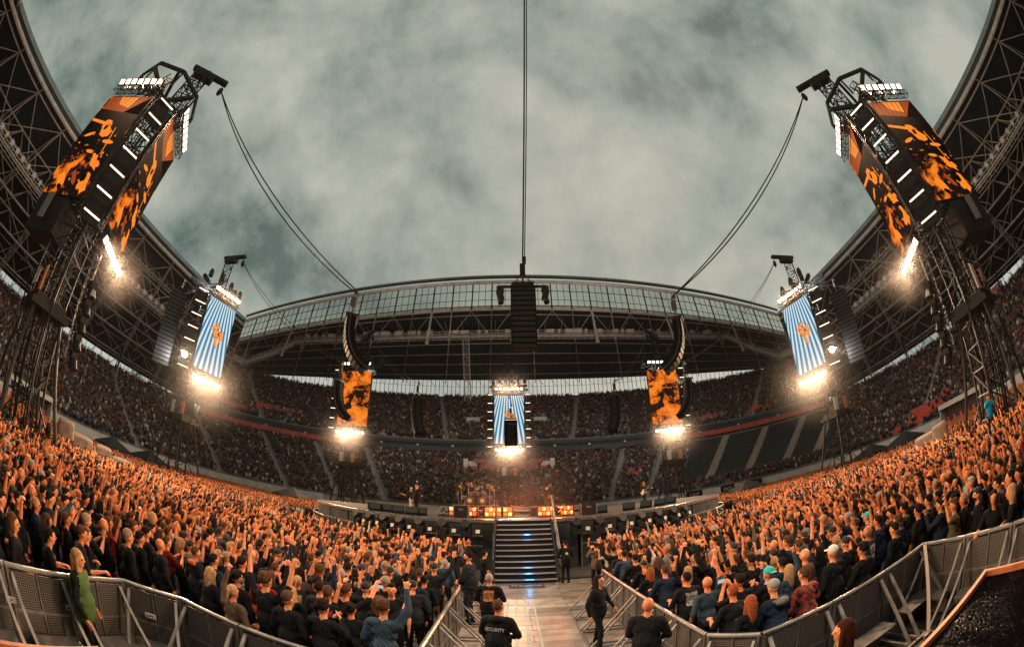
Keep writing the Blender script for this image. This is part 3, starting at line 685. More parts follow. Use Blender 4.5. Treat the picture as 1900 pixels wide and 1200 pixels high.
    for s in screens:
        p0, p1 = Vector((*s['p0'], 0)), Vector((*s['p1'], 0)); e = (p1-p0).normalized(); n = Vector((-e.y, e.x, 0))
        if n.dot((p0+p1)/2-cen) < 0: n = -n
        led_screen(t, s['p0'], s['p1'], s.get('z0', 14.2), s.get('z1', 23.1), s['m'], n, s.get('fig'), s.get('lt', True), s.get('lb', True), s.get('label'))
        b = MB()
        for z in (14.4, 17, 20, 22.8):
            for q in (p0, (p0+p1)/2, p1): b.tube((q.x, q.y, z), (mx_, my_, z), 0.06, 4)
        b.build('screen_bracket', DKST, t)
    if kind == 'near':
        sgn = 1 if mx_ > 0 else -1
        b = MB(); b.box((mx_+sgn*1.2, my_-2.0, 12.7), (3.4, 1.9, 2.3), Matrix.Rotation(-sgn*0.5, 3, 'Z')); b.build('equipment_box', BLK, t)
        b = MB(); b.box((mx_+sgn*0.6, my_-3.15, 13.0), (0.7, 0.06, 1.7), Matrix.Rotation(-sgn*0.5, 3, 'Z')); b.build('grey_strip', mat('grey_cover', (0.2, 0.2, 0.19), 0.7), t)
        b = MB()
        for k in range(16): a = k*0.7; x_, y_ = mx_+0.9*math.cos(a), my_+0.9*math.sin(a); b.poly([(x_, y_, 0.2), (x_+0.15*math.sin(k*3), y_, 5), (x_, y_+0.1, 10), (x_+0.2*math.cos(k), y_, 15), (x_, y_, 24)], 0.045, 4)
        b.build('cable_bundle', BLK, t)
        b = MB(); q0 = Vector((mx_-sgn*2.4, my_+1.6, 12.2)); q1 = Vector((mx_-sgn*1.2, my_+2.4, 6.2)); b.truss(q0, q1, 0.45, 0.04, 14); b.build('hanging_truss', DKST, t)
        for k in range(5):
            q = q0+(q1-q0)*(0.3+0.16*k)+Vector((-sgn*0.5, 0.2, 0)); b = MB(); b.box(q, (0.6, 0.5, 0.35)); b.tube(q+Vector((0, 0, -0.1)), q+Vector((-sgn*0.25, 0.1, -0.75)), 0.27, 10, 0.33, caps=True); b.build('moving_head', BLK, t)
    # head frame: heavy beams, and posts on top
    b = MB(); rr = 3.3 if kind == 'near' else 3.7
    oc = [Vector((mx_+rr*math.cos(a), my_+rr*math.sin(a), 25.4)) for a in [math.pi/8+math.pi/4*i for i in range(8)]]
    for i in range(8):
        if kind == 'near': b.bar(oc[i], oc[(i+1) % 8], 0.22, 0.26); b.tube(oc[i], (oc[i].x*0.98+mx_*0.02, oc[i].y, 23.6), 0.09, 5)
    for a in (0.3, 1.1, 1.87, 2.65):
        d = Vector((math.cos(a), math.sin(a), 0))*rr; b.bar(Vector((mx_, my_, 25.0))-d, Vector((mx_, my_, 25.0))+d, 0.26 if kind == 'near' else 0.42, 0.3 if kind == 'near' else 0.45)
    b.truss((mx_-rr*0.8, my_-rr*0.5, 24.2), (mx_+rr*0.8, my_-rr*0.5, 24.2), 0.6, 0.05, 9); b.truss((mx_-rr*0.5, my_+rr*0.7, 24.2), (mx_+rr*0.7, my_+rr*0.5, 24.2), 0.6, 0.05, 9)
    b.build('head_frame', BLK, t)
    if kind != 'near':
        jd = Vector((jibdir[0], jibdir[1], 0)).normalized(); sd = Vector((-jd.y, jd.x, 0))
        for k in range(6):
            b = MB(); q = Vector((mx_, my_, 25.2)) + sd*(k-2.5)*1.15 + jd*(2.6 if k % 2 else 1.4); b.tube(q, q+Vector((0, 0, 0.7)), 0.34, 8, caps=True); b.tube(q+Vector((0, 0, 0.65)), q+Vector((0, 0, 1.0)), 0.24, 8, caps=True); b.build('flame_unit', BLK, t)
    # hoist mast and jib reaching towards the ring centre
    jd = Vector((jibdir[0], jibdir[1], 0)).normalized(); j0 = Vector((mx_, my_, 0)) + jd*1.3
    b = MB(); b.truss(j0+Vector((0, 0, 22.5)), j0+Vector((0, 0, 29.6)), 1.15, 0.075, 8, rd=0.05); b.build('hoist_mast', BLK, t)
    b = MB(); b.bar(j0+Vector((0, 0, 29.8))-jd*1.3, j0+Vector((0, 0, 29.8))+jd*2.6, 0.5, 0.35); b.bar(j0+Vector((0, 0, 29.3))-jd*0.9, j0+Vector((0, 0, 29.3))+jd*1.2, 0.7, 0.6); b.build('jib', BLK, t)
    tip = j0+jd*2.5+Vector((0, 0, 28.9)); b = MB(); b.tube(j0+jd*2.3+Vector((0, 0, 29.7)), tip, 0.05, 4); b.ell(tip+Vector((0, 0, -0.2)), (0.25, 0.25, 0.5)); b.build('pulley_block', BLK, t)
    return t, tip
mir = lambda p, dx, dy: (-p[0]+dx, p[1]+dy)
SC = Vector((0.4, 36.3, 0))
TIPS = {}
NLd = dict(strip=[(-23.2, 6.25), (-22.6, 8.2)], L=((-23.3, 6.1), (-27.8, 3.8)), Rr=((-22.6, 8.4), (-25.4, 12.1)), mast=(-25.0, 7.4))
_, TIPS['NL'] = tower('tall near tower with orange screens rising beyond the draped camera platform', NLd['mast'], NLd['strip'],
    [dict(p0=NLd['L'][0], p1=NLd['L'][1], m=SOR, lb=False), dict(p0=NLd['Rr'][1], p1=NLd['Rr'][0], m=SOR)], (0.62, 0.78))
_, TIPS['NR'] = tower('tall near tower with orange screens, the blue-jacketed man at its foot', mir(NLd['mast'], 1.1, 0.9), [mir(p, 1.1, 0.9) for p in NLd['strip']],
    [dict(p0=mir(NLd['L'][1], 1.1, 0.9), p1=mir(NLd['L'][0], 1.1, 0.9), m=SOR, lb=False), dict(p0=mir(NLd['Rr'][0], 1.1, 0.9), p1=mir(NLd['Rr'][1], 1.1, 0.9), m=SOR)], (-0.62, 0.78))
MLd = dict(strip=[(-37.1, 30.4), (-36.1, 31.9)], s=((-36.0, 32.2), (-34.8, 36.6)), mast=(-37.9, 34.0))
_, TIPS['ML'] = tower('mid-distance tower with blue striped screen in front of the brick-walled corner', MLd['mast'], MLd['strip'], [dict(p0=MLd['s'][0], p1=MLd['s'][1], m=SST, fig=True)], (1, 0.05), 'mid', flare=(-36.3, 30.8, 14.9))
_, TIPS['MR'] = tower('mid-distance tower with blue striped screen in front of the trees outside', mir(MLd['mast'], 0, 1.4), [mir(p, 0, 1.4) for p in MLd['strip']], [dict(p0=mir(MLd['s'][1], 0, 1.4), p1=mir(MLd['s'][0], 0, 1.4), m=SST, fig=True)], (-1, 0.05), 'mid', flare=(36.3, 32.2, 15.2))
_, TIPS['FL'] = tower('far tower with orange screen half hidden by the curved loudspeakers, before the full lower tier', (-25.5, 59.6), [(-28.9, 57.9), (-27.9, 57.9)], [dict(p0=(-27.5, 57.9), p1=(-22.2, 57.6), m=SOF)], (0.7, -0.6), 'far')
_, TIPS['FR'] = tower('far tower with orange screen beside the black-draped seating block', (24.9, 60.4), [(27.0, 58.7), (28.0, 58.7)], [dict(p0=(21.3, 58.3), p1=(26.6, 58.7), m=SOF)], (-0.7, -0.6), 'far')
_, TIPS['C'] = tower('distant tower straight ahead behind the stairs, striped screen between columns of light bars', (-0.7, 72.6), [(-4.6, 70.8), (-3.6, 70.8)], [dict(p0=(-3.35, 70.8), p1=(1.95, 70.8), m=SST, fig=True)], (0, -1), 'far', bars2=[(2.2, 70.8), (3.2, 70.8)])

# real beams of the banks
AMB0 = (1.0, 0.62, 0.36)
def bank(loc, tgt, p, size=R(100), col=AMB0): spot(loc, tgt, p, col, size)
def abank(loc, tgt, p, ang, w=4.6, col=AMB0):
    """the seven floods of one lamp bank: three real beams set in its lenses"""
    for k in (-1, 0, 1):
        q = Vector(loc) + Vector((math.cos(ang), math.sin(ang), 0))*w*0.31*k
        spot(q, Vector(tgt)+Vector((math.cos(ang), math.sin(ang), 0))*6*k, p*1.15, col, R(125), 0.16)
Q0 = 3700; P0 = 5600
A_R, A_L = math.atan2(3.7, -2.8), math.atan2(2.3, 4.5)
abank((-23.4, 10.7, 12.95), (-12, 15, 0), Q0*1.3, A_R); abank((24.5, 11.6, 12.95), (13, 15, 0), Q0*1.3, math.pi-A_R)
abank((-23.4, 10.7, 24.25), (-9, 14, 0), Q0*1.0, A_R); abank((24.5, 11.6, 24.25), (9, 14, 0), Q0*1.0, math.pi-A_R)
abank((-25.2, 4.4, 24.25), (-9, 3, 0), Q0*0.8, A_L); abank((26.3, 5.3, 24.25), (9, 3, 0), Q0*0.8, math.pi-A_L)
abank((-34.8, 34.3, 12.95), (-15, 22, 0), Q0*1.9, 1.3); abank((34.8, 35.7, 12.95), (15, 22, 0), Q0*1.9, 1.84)
abank((-34.8, 34.3, 24.25), (-24, 14, 0), Q0*1.3, 1.3); abank((34.8, 35.7, 24.25), (24, 14, 0), Q0*1.3, 1.84)
abank((-24.8, 57.1, 12.95), (-14, 26, 0), Q0*2.2, 0); abank((24.0, 57.8, 12.95), (14, 26, 0), Q0*2.2, 0)
abank((-0.7, 70.2, 12.9), (0, 22, 0), Q0*2.2, 0); abank((-0.7, 70.2, 24.25), (0, 22, 0), Q0*1.6, 0)
bank((0.0, -3.0, 13.0), (0.5, 11, 0), P0*0.9, R(62), (1, 0.84, 0.68))
for fx, fy, fz in ((-36.1, 30.4, 14.9), (36.1, 31.8, 15.2)):
    spot((fx, fy, fz), (0, 4, 2), 5200, (1, 0.74, 0.5), R(70), 0.3)
# floods that graze the far and side stands
for x, y, z, t in ((-37.5, 30, 14.5, (-80, 40, 22)), (37.5, 32, 14.5, (80, 40, 22)), (-26, 59, 13, (-40, 95, 16)), (25.5, 60, 13, (40, 95, 16)), (-0.7, 73, 13, (0, 100, 16)), (-26, 8, 15, (-90, 5, 25)), (27, 9, 15, (90, 5, 25))):
    bank((x, y, z), t, P0*0.55, R(140), (1, 0.88, 0.78))

# spots added on the towers, aimed up to brighten the roof steel
for p_, t_ in (((-37, 33, 24), (-85, 35, 34)), ((37, 34.5, 24), (85, 35, 34)), ((-26, 8, 24.5), (-85, 10, 34)), ((27, 9, 24.5), (85, 10, 34)), ((-25, 60, 24), (-25, 95, 45)), ((24, 61, 24), (25, 95, 45))):
    bank(p_, t_, P0*2.6, R(150), (1, 0.90, 0.80))

# ============================================================ LOUDSPEAKER ARRAYS
CABF = mat('speaker_black', (0.004, 0.005, 0.006), 0.8, 0, 0.2, 5, spec=0.06)
def line_array(name, loc, face, n, w, hgt, curve, label, cat='loudspeakers', group='flown loudspeaker arrays', frame=True):
    """n cabinets, top one level, lower ones tilting down and receding"""
    x, y, z = loc; t = thing(name, loc, label, cat, group)
    f = Vector((math.sin(face), math.cos(face), 0)); sd = Vector((f.y, -f.x, 0)); h = hgt/n; p = Vector((x, y, z))
    ang = 0.0
    for k in range(n):
        ang = R(curve)*(k/(n-1))**1.6
        dn = Vector((0, 0, -1))*math.cos(ang) - f*math.sin(ang); fo = f*math.cos(ang) + Vector((0, 0, -1))*math.sin(ang)
        c = p + dn*h/2; rot = Matrix((sd, fo, -dn)).transposed()
        b = MB(); b.box(c, (w, 0.62, h*0.93), rot); b.box(c+fo*0.315, (w*0.94, 0.02, h*0.72), rot, m=1); b.box(c-fo*0.33, (w*0.5, 0.05, h*0.5), rot, m=1)
        for s in (-1, 1): b.box(c+sd*s*(w/2+0.012)+fo*0.1, (0.03, 0.12, h*1.0), rot, m=2)
        b.build('speaker_cabinet', [CABF, BLK, DKST], t); p = p + dn*h
    if frame:
        b = MB(); b.box((x, y, z+0.12), (w*0.9, 0.9, 0.16), Matrix((sd, f, Vector((0, 0, 1)))).transposed()); b.tube((x, y, z+0.1), (x, y, z+1.2), 0.06, 5)
        for s in (-1, 1): b.tube(Vector((x, y, z+0.2))+sd*s*w*0.42, Vector((x, y, z+1.15)), 0.035, 4)
        b.box((x, y, z+1.25), (0.3, 0.3, 0.7)); b.box((x+0.1, y, z+1.9), (0.22, 0.4, 0.3)); b.build('flying_frame', BLK, t)
    return t
pc = line_array('speaker_array', (0.62, 19.0, 14.6), math.pi, 12, 1.3, 3.55, 6, 'flat black loudspeaker column hanging straight ahead on the vertical cable')
b = MB(); b.bar((-0.75, 19.0, 14.75), (1.95, 19.0, 14.75), 0.12, 0.12); b.build('spreader_bar', BLK, pc)
for x in (-0.62, 1.82):
    b = MB(); b.box((x, 18.9, 14.5), (0.4, 0.3, 0.3)); b.box((x, 18.85, 14.1), (0.34, 0.36, 0.5), Matrix.Rotation(0.25*(1 if x > 0 else -1), 3, 'Y')); b.tube((x, 18.85, 13.9), (x+0.05, 18.75, 13.6), 0.16, 8, caps=True); b.build('moving_head', BLK, pc)
line_array('speaker_array', (-10.9, 22.9, 14.9), math.atan2(-0.85, -0.5), 12, 1.25, 3.9, 64, 'large curved black loudspeaker array hanging in front of the far orange screen', 'loudspeakers')
line_array('speaker_array', (11.6, 23.9, 14.9), math.atan2(0.85, -0.5), 12, 1.25, 3.9, 64, 'large curved black loudspeaker array hanging beside the black-draped seating block', 'loudspeakers')
line_array('speaker_array', (-16.4, 34.0, 13.9), math.atan2(-1, 0.1), 13, 1.05, 3.9, 52, 'smaller curved loudspeaker array low over the picture of the far orange screen')
line_array('speaker_array', (16.9, 35.0, 13.9), math.atan2(1, 0.1), 13, 1.05, 3.9, 52, 'smaller curved loudspeaker array next to the far screen by the draped block')
line_array('speaker_array', (-11.2, 45.0, 15.4), math.atan2(-0.6, 0.7), 14, 1.2, 4.6, 38, 'distant loudspeaker array hanging before the upper tier, singer below it')
line_array('speaker_array', (12.0, 45.0, 15.4), math.atan2(0.6, 0.7), 14, 1.2, 4.6, 38, 'distant loudspeaker array before the upper tier above the long-haired guitarist')
line_array('speaker_array', (-0.3, 50.0, 14.0), 0, 12, 1.6, 3.2, 8, 'small distant loudspeaker column silhouetted on the middle striped screen')
# side line arrays hung on the mid towers
line_array('speaker_array', (-39.6, 29.6, 22.0), math.atan2(39.8, -29.3), 18, 2.3, 8.8, 7, 'tall dark loudspeaker column on the striped tower near the brick wall', group='loudspeaker columns on the striped towers')
line_array('speaker_array', (39.8, 31.2, 22.0), math.atan2(-40, -30.9), 18, 2.3, 8.8, 7, 'tall dark loudspeaker column on the striped tower near the trees', group='loudspeaker columns on the striped towers')
def cable(label, pts, r=0.035, n=14, sag=0.0, extra=None):
    b = MB()
    for (p, q, sg) in pts:
        p, q = Vector(p), Vector(q); P_ = [p+(q-p)*i/n - Vector((0, 0, sg*4*(i/n)*(1-i/n))) for i in range(n+1)]; b.poly(P_, r, 5)
    return tag(b.build('suspension_cable', BLK), label, 'cable', 'cables carrying the loudspeakers')
for key, top, lb in (('NL', (-10.9, 22.9, 16.9), 'pair of black cables sagging from the tall orange tower near the draped cameras'), ('NR', (11.6, 23.9, 16.9), 'pair of black cables sagging from the tall orange tower by the blue-jacketed man'),
                 ('ML', (-16.4, 34.0, 15.8), 'thin cables running down from the striped tower by the brick corner'), ('MR', (16.9, 35.0, 15.8), 'thin cables running down from the striped tower by the trees'),
                 ('FL', (-11.2, 45.0, 17.3), 'thin cables down from the far orange tower behind the singer'), ('FR', (12.0, 45.0, 17.3), 'thin cables down from the far orange tower behind the guitarist'), ('C', (-0.3, 50.0, 16.0), 'thin cables down from the distant middle striped tower')):
    tp = TIPS[key]; cable(lb, [(tp, top, 1.6), (tp, Vector(top)+Vector((0.15, 0, 0.1)), 1.15)], 0.05 if key[0] == 'N' else 0.035)
cable('single black cable rising from the middle loudspeaker column out of view', [((0.64, 19.0, 16.4), (1.0, 4.5, 31.0), 0.15)], 0.045)
cable('black loop cable hanging beside the middle loudspeaker cable', [((0.75, 19.0, 16.6), (1.12, 4.5, 31.0), 0.5)], 0.03)

# ============================================================ STAGE
RS, ZS = 17.0, 2.55
st = thing('ring_stage', tuple(SC), 'round black stage with a bright metal edge in the middle of the arena', 'stage')
DECKM = mat('stage_deck', (0.016, 0.016, 0.018), 0.8, 0, 0.5, 1.2, spec=0.12)
b = MB(); na = 120
ring = lambda r, z: [Vector((SC.x+r*math.sin(2*math.pi*i/na), SC.y-r*math.cos(2*math.pi*i/na), z)) for i in range(na+1)]
b.sheet([ring(RS-0.06, ZS), ring(7, ZS)]); b.sheet([ring(7, 0), ring(7, ZS)]); b.build('deck', DECKM, st)
b = MB(); b.sheet([ring(RS+0.02, ZS-0.16), ring(RS+0.05, ZS+0.01), ring(RS-0.06, ZS+0.012)]); b.build('edge_strip', mat('edge_metal', (0.75, 0.78, 0.80), 0.25, 0.9), st)
for i in range(40):
    a0, a1 = 2*math.pi*i/40, 2*math.pi*(i+1)/40
    if abs(((a0+a1)/2+math.pi) % (2*math.pi)-math.pi) > 1.75: continue
    b = MB(); g = []
    for z in (0.02, 0.8, 1.5, ZS-0.18): g.append([Vector((SC.x+(RS-0.02)*math.sin(a), SC.y-(RS-0.02)*math.cos(a), z)) for a in (a0+0.004, (a0+a1)/2, a1-0.004)])
    b.sheet(g); b.build('skirt_panel', CLOTH, st)
b = MB()
for i in range(80):
    a = 2*math.pi*i/80
    if abs(((a+math.pi) % (2*math.pi))-math.pi) < 1.6: q = Vector((SC.x+(RS+0.35)*math.sin(a), SC.y-(RS+0.35)*math.cos(a), 0)); b.tube(q, q+Vector((0, 0, 1.9)), 0.03, 4); 
q = [Vector((SC.x+(RS+0.35)*math.sin(a), SC.y-(RS+0.35)*math.cos(a), 1.75)) for a in [-1.6+3.2*i/60 for i in range(61)] if abs(a) > 0.08]
b.poly(q[:29], 0.05, 5); b.poly(q[30:], 0.05, 5); b.poly([v-Vector((0, 0, 0.5)) for v in q[:29]], 0.03, 4); b.poly([v-Vector((0, 0, 0.5)) for v in q[30:]], 0.03, 4)
b.build('lamp_rail', ALUD, st)
# steps up to the stage
sp_ = thing('stage_stairs', (0.45, 17.5, 0), 'broad black steps with shiny edges leading up from the walkway to the stage', 'stairs')
x0, x1, ya, yb, ns = -0.78, 1.62, 15.75, 19.3, 12
NOSE = mat('step_nosing', (0.80, 0.80, 0.82), 0.3, 0.9)
for k in range(ns):
    y = ya + (yb-ya)*k/ns; z = ZS*(k+1)/ns; b = MB(); b.box(((x0+x1)/2, y+0.15, z-0.02), (x1-x0, 0.32, 0.04)); b.box(((x0+x1)/2, y+0.0, z-0.015), (x1-x0, 0.05, 0.055), m=1)
    b.box(((x0+x1)/2, y+0.03, z-0.13), (x1-x0-0.02, 0.012, 0.15), m=2); b.build('step', [mat('wet_black_tread', (0.02, 0.02, 0.024), 0.2), NOSE, BLK], sp_)
for x in (x0-0.06, x1+0.06):
    b = MB(); b.bar((x, ya-0.1, 0.1), (x, yb, ZS-0.05), 0.07, 0.28); b.build('stringer', DKST, sp_)
for x, pale in ((x0-0.05, 0), (x1+0.16, 1)):
    b = MB(); b.tube((x, ya, 1.05), (x, yb+0.1, ZS+1.05), 0.028, 6); b.tube((x, ya, 0.6), (x, yb+0.1, ZS+0.6), 0.02, 5)
    for k in range(5): y = ya+(yb-ya)*k/4; z = 0.02 + ZS*k/4; b.tube((x, y, z), (x, y, z+1.05), 0.028, 6)
    b.build('handrail', ALUD if pale else DKST, sp_)
b = MB(); b.box((0.25, yb+0.15, ZS+0.03), (1.9, 0.25, 0.03)); b.build('top_plate', MATS['edge_metal'], sp_)
for y, z in ((15.6, 0.35), (17.9, 1.75)):
    b = MB(); b.box((0.55, y, z-0.12), (0.35, 0.02, 0.04)); b.build('blue_lamp', mat('blue_led', (0.1, 0.4, 1), 0.4, emit=(0.05, 0.35, 1.0), estr=2.5), sp_)
    l = bpy.data.lights.new('blue_glow', 'POINT'); l.energy = 5; l.color = (0.1, 0.45, 1); l.shadow_soft_size = 0.1; o = bpy.data.objects.new('blue_glow', l); C.objects.link(o); o.location = (0.55, y-0.15, z+0.05)
# moving lamps in a row along the front of the stage
def on_ring(a, r, z): return Vector((SC.x+r*math.sin(a), SC.y-r*math.cos(a), z))
def heading(a): return -a
def edge_lamp():
    t = thing('moving_lamp', (0, 0, 0), 'x', 'stage lamp', 'moving lamps along the stage edge')
    b = MB(); b.box((0, 0, 0.1), (0.46, 0.36, 0.2)); b.build('base', BLK, t)
    b = MB(); b.box((-0.24, 0, 0.4), (0.05, 0.14, 0.5)); b.box((0.24, 0, 0.4), (0.05, 0.14, 0.5)); b.box((0, 0, 0.2), (0.5, 0.16, 0.06)); b.build('yoke', BLK, t)
    b = MB(); b.tube((0, 0.18, 0.5), (0, -0.2, 0.62), 0.17, 10, 0.21, caps=True); b.build('head', DKST, t)
    return t
em0 = edge_lamp(); kk = 0
angs = [-0.53, -0.47, -0.41, -0.35, -0.285, -0.215, -0.15, 0.14, 0.205, 0.275, 0.34, 0.405, 0.47, 0.53]
LBL = ['next to the stairs', 'second from the stairs', 'third from the stairs', 'fourth from the stairs', 'fifth from the stairs', 'sixth from the stairs', 'last but one of its row' ]
for i, a in enumerate(angs):
    p = on_ring(a, RS+0.45, 1.75); k = (7-i-1) if a < 0 else (i-7)
    lb = 'black moving lamp on the stage front, %s, %s side' % (LBL[k], 'singer\'s' if a < 0 else 'guitarist\'s')
    o = em0 if i == 0 else copy_tree(em0, p)
    o.location = p; o.rotation_euler = (0, 0, a); o['label'] = lb
    cpn = on_ring(a+0.032, RS+0.52, 1.98); b = MB(); rt_ = Matrix.Rotation(a, 3, 'Z') @ Matrix.Rotation(-0.25, 3, 'X'); b.box(cpn, (0.20, 0.02, 0.18), rt_); b.tube(cpn, cpn+Vector((0, 0.05, -0.3)), 0.012, 4, m=1)
    tag(b.build('white_card', [WPAN, BLK]), 'small white card clipped beside the stage lamp %s, %s side' % (LBL[k], 'singer\'s' if a < 0 else 'guitarist\'s'), 'card', 'white cards along the stage edge')
# wedge monitors
def wedge_mesh():
    b = MB(); w, d, h = 0.72, 0.62, 0.46
    vs = [(-w/2, -d/2, 0), (w/2, -d/2, 0), (w/2, d/2, 0), (-w/2, d/2, 0), (-w/2, -d/2, h), (w/2, -d/2, h), (w/2, d/2-0.1, 0.1), (-w/2, d/2-0.1, 0.1)]
    b.add(vs, [(0, 3, 2, 1), (0, 1, 5, 4), (4, 5, 6, 7), (6, 2, 3, 7), (1, 2, 6, 5), (0, 4, 7, 3)])
    return b
w0 = thing('wedge_monitor', (0, 0, 0), 'x', 'monitor speaker', 'wedge monitors on the stage'); wb = wedge_mesh(); wb.build('cabinet', CABF, w0); b = MB(); b.box((0, 0.02, 0.29), (0.62, 0.5, 0.012), Matrix.Rotation(-0.68, 3, 'X')); b.build('grille', DKST, w0)
WD = [(-7.9, 22.6, 0.4, 'outermost, before the dark amplifiers'), (-7.2, 22.9, 0.5, 'beside the outermost one, singer side'), (-6.3, 21.9, 0.3, 'in front of the pointing singer'), (-4.9, 21.3, 0.2, 'just beside the singer\'s feet'), (-5.3, 21.1, 0.2, 'doubled up behind the singer\'s front monitor'), (-8.6, 24.5, 0.7, 'at the dim end of the stage'), (6.6, 23.2, -0.3, 'in front of the long-haired guitarist'), (7.9, 23.9, -0.4, 'under the guitarist\'s raised guitar'), (9.0, 24.4, -0.5, 'past the guitarist'), (10.2, 25.6, -0.6, 'last one past the guitarist'), (4.9, 23.0, -0.2, 'between the orange lamps and the guitarist')]
for i, (x, y, a, s) in enumerate(WD):
    o = w0 if i == 0 else copy_tree(w0, (x, y, ZS)); o.location = (x, y, ZS+0.002); o.rotation_euler = (0, 0, math.pi+a); o['label'] = 'black wedge monitor ' + s
# orange floor lamps at the head of the stairs
def floor_lamp(x, y, w, hot, label):
    t = thing('floor_lamp', (x, y, ZS), label, 'floor lamp', 'glowing floor lamps')
    b = MB(); b.box((x, y, ZS+0.33), (w, 0.4, 0.56)); b.build('housing', BLK, t)
    b = MB(); b.tube((x-w/2-0.04, y, ZS+0.03), (x-w/2-0.04, y, ZS+0.6), 0.03, 4); b.tube((x+w/2+0.04, y, ZS+0.03), (x+w/2+0.04, y, ZS+0.6), 0.03, 4); b.build('leg', DKST, t)
    for i in range(4 if w > 0.6 else 2):
        for j in range(2):
            b = MB(); nn = 4 if w > 0.6 else 2; b.box((x-w/2+w*(i+0.5)/nn, y-0.21, ZS+0.2+0.26*j), (w/nn*0.8, 0.03, 0.2)); b.build('lamp_cell', ORNH if (i+j) % 2 == hot % 2 else ORNG, t)
for x, w, hot, s in ((-3.35, 0.5, 1, 'single orange floor lamp by the singer'), (-1.15, 0.9, 0, 'wide orange floor lamp at the head of the stairs, drummer side'), (-0.35, 0.5, 1, 'brightest small orange floor lamp above the stairs'), (1.75, 0.9, 2, 'wide orange floor lamp under the crouching guitarist'), (2.9, 0.7, 1, 'orange floor lamp next to the round fan'), (-2.3, 0.5, 2, 'dim orange floor lamp under the drum kit')):
    floor_lamp(x, 22.7+0.02*abs(x)*4, w, hot, s)
for x in (-1.3, 0.2, 2.2):
    l = bpy.data.lights.new('floor_glow', 'POINT'); l.energy = 420; l.color = (1, 0.15, 0.03); l.shadow_soft_size = 0.3
    o = bpy.data.objects.new('floor_glow', l); C.objects.link(o); o.location = (x, 21.4, ZS+0.5)
for x, y, w, s in ((-2.75, 21.6, 0.75, 'black flight case before the drum kit'), (4.0, 22.2, 0.85, 'square black flight case by the orange lamps, guitarist side')):
    t = thing('flight_case', (x, y, ZS), s, 'case'); b = MB(); b.box((x, y, ZS+0.32), (w, 0.6, 0.62)); b.build('case_body', BLK, t)
    b = MB()
    for sx in (-1, 1):
        for sy in (-1, 1): b.box((x+sx*w/2, y+sy*0.3, ZS+0.32), (0.04, 0.04, 0.64))
    b.box((x, y-0.31, ZS+0.45), (w*0.3, 0.02, 0.1)); b.build('corner_trim', ALUD, t)
def fan(x, y, s):
    t = thing('stage_fan', (x, y, ZS), s, 'fan', 'round stage fans'); b = MB(); b.tube((x, y+0.1, ZS+0.4), (x, y-0.1, ZS+0.42), 0.3, 16, caps=False); b.ell((x, y, ZS+0.41), (0.08, 0.12, 0.08)); b.build('drum', DKST, t)
    for k in range(5):
        a = k*1.256; b = MB(); b.bar((x, y, ZS+0.41), (x+0.27*math.cos(a), y, ZS+0.41+0.27*math.sin(a)), 0.03, 0.09, (0, 1, 0)); b.build('blade', ALUD, t)
    b = MB(); b.box((x, y, ZS+0.05), (0.5, 0.4, 0.08)); b.build('foot', BLK, t)
fan(-1.95, 21.9, 'round stage fan between case and lamps on the drummer side'); fan(2.55, 21.9, 'round stage fan just past the handrail'); fan(-4.0, 23.2, 'small stage fan beside the singer\'s orange lamp')
# drum riser and kit
dr = thing('drum_riser', (-2.5, 27.6, ZS), 'low black riser carrying the drum kit', 'riser'); b = MB(); b.box((-2.5, 27.6, ZS+0.35), (3.0, 2.2, 0.7)); b.build('platform', BLK, dr); b = MB(); b.box((-2.5, 26.47, ZS+0.66), (3.0, 0.04, 0.06)); b.build('trim', ALUD, dr)
dk = thing('drum_kit', (-2.5, 27.4, ZS+0.7), 'drum kit with many cymbals on the riser behind the stairs', 'drum kit'); D0 = Vector((-2.5, 27.4, ZS+0.702)); CYM = mat('cymbal', (0.65, 0.50, 0.25), 0.25, 0.9); DRM = mat('drum_shell', (0.08, 0.08, 0.085), 0.3, 0.2); HEAD = mat('drum_head', (0.55, 0.52, 0.46), 0.5)
for dx in (-0.42, 0.42):
    b = MB(); b.tube(D0+Vector((dx, -0.25, 0.3)), D0+Vector((dx, 0.2, 0.3)), 0.3, 16, caps=True, m=0); b.tube(D0+Vector((dx, -0.27, 0.3)), D0+Vector((dx, -0.255, 0.3)), 0.27, 16, caps=True, m=1); b.build('bass_drum', [DRM, mat('bass_head', (0.06, 0.055, 0.05), 0.5)], dk)
    b = MB(); b.tube(D0+Vector((dx, -0.29, 0.3)), D0+Vector((dx, -0.28, 0.3)), 0.15, 12, caps=True); b.build('drum_emblem', mat('emblem_yellow', (0.5, 0.4, 0.12), 0.5), dk)
for dx, dy, z, r in ((-0.35, 0, 0.78, 0.17), (0.1, 0, 0.8, 0.17), (0.5, 0.05, 0.75, 0.19), (-0.8, 0.2, 0.5, 0.24), (0.85, 0.2, 0.5, 0.24)):
    b = MB(); b.tube(D0+Vector((dx, dy, z-0.14)), D0+Vector((dx, dy, z+0.1)), r, 12, caps=True, m=0); b.tube(D0+Vector((dx, dy, z+0.1)), D0+Vector((dx, dy, z+0.115)), r*0.97, 12, caps=True, m=1); b.tube(D0+Vector((dx, dy, 0)), D0+Vector((dx, dy, z)), 0.02, 4, m=2); b.build('tom_drum', [DRM, HEAD, ALU], dk)
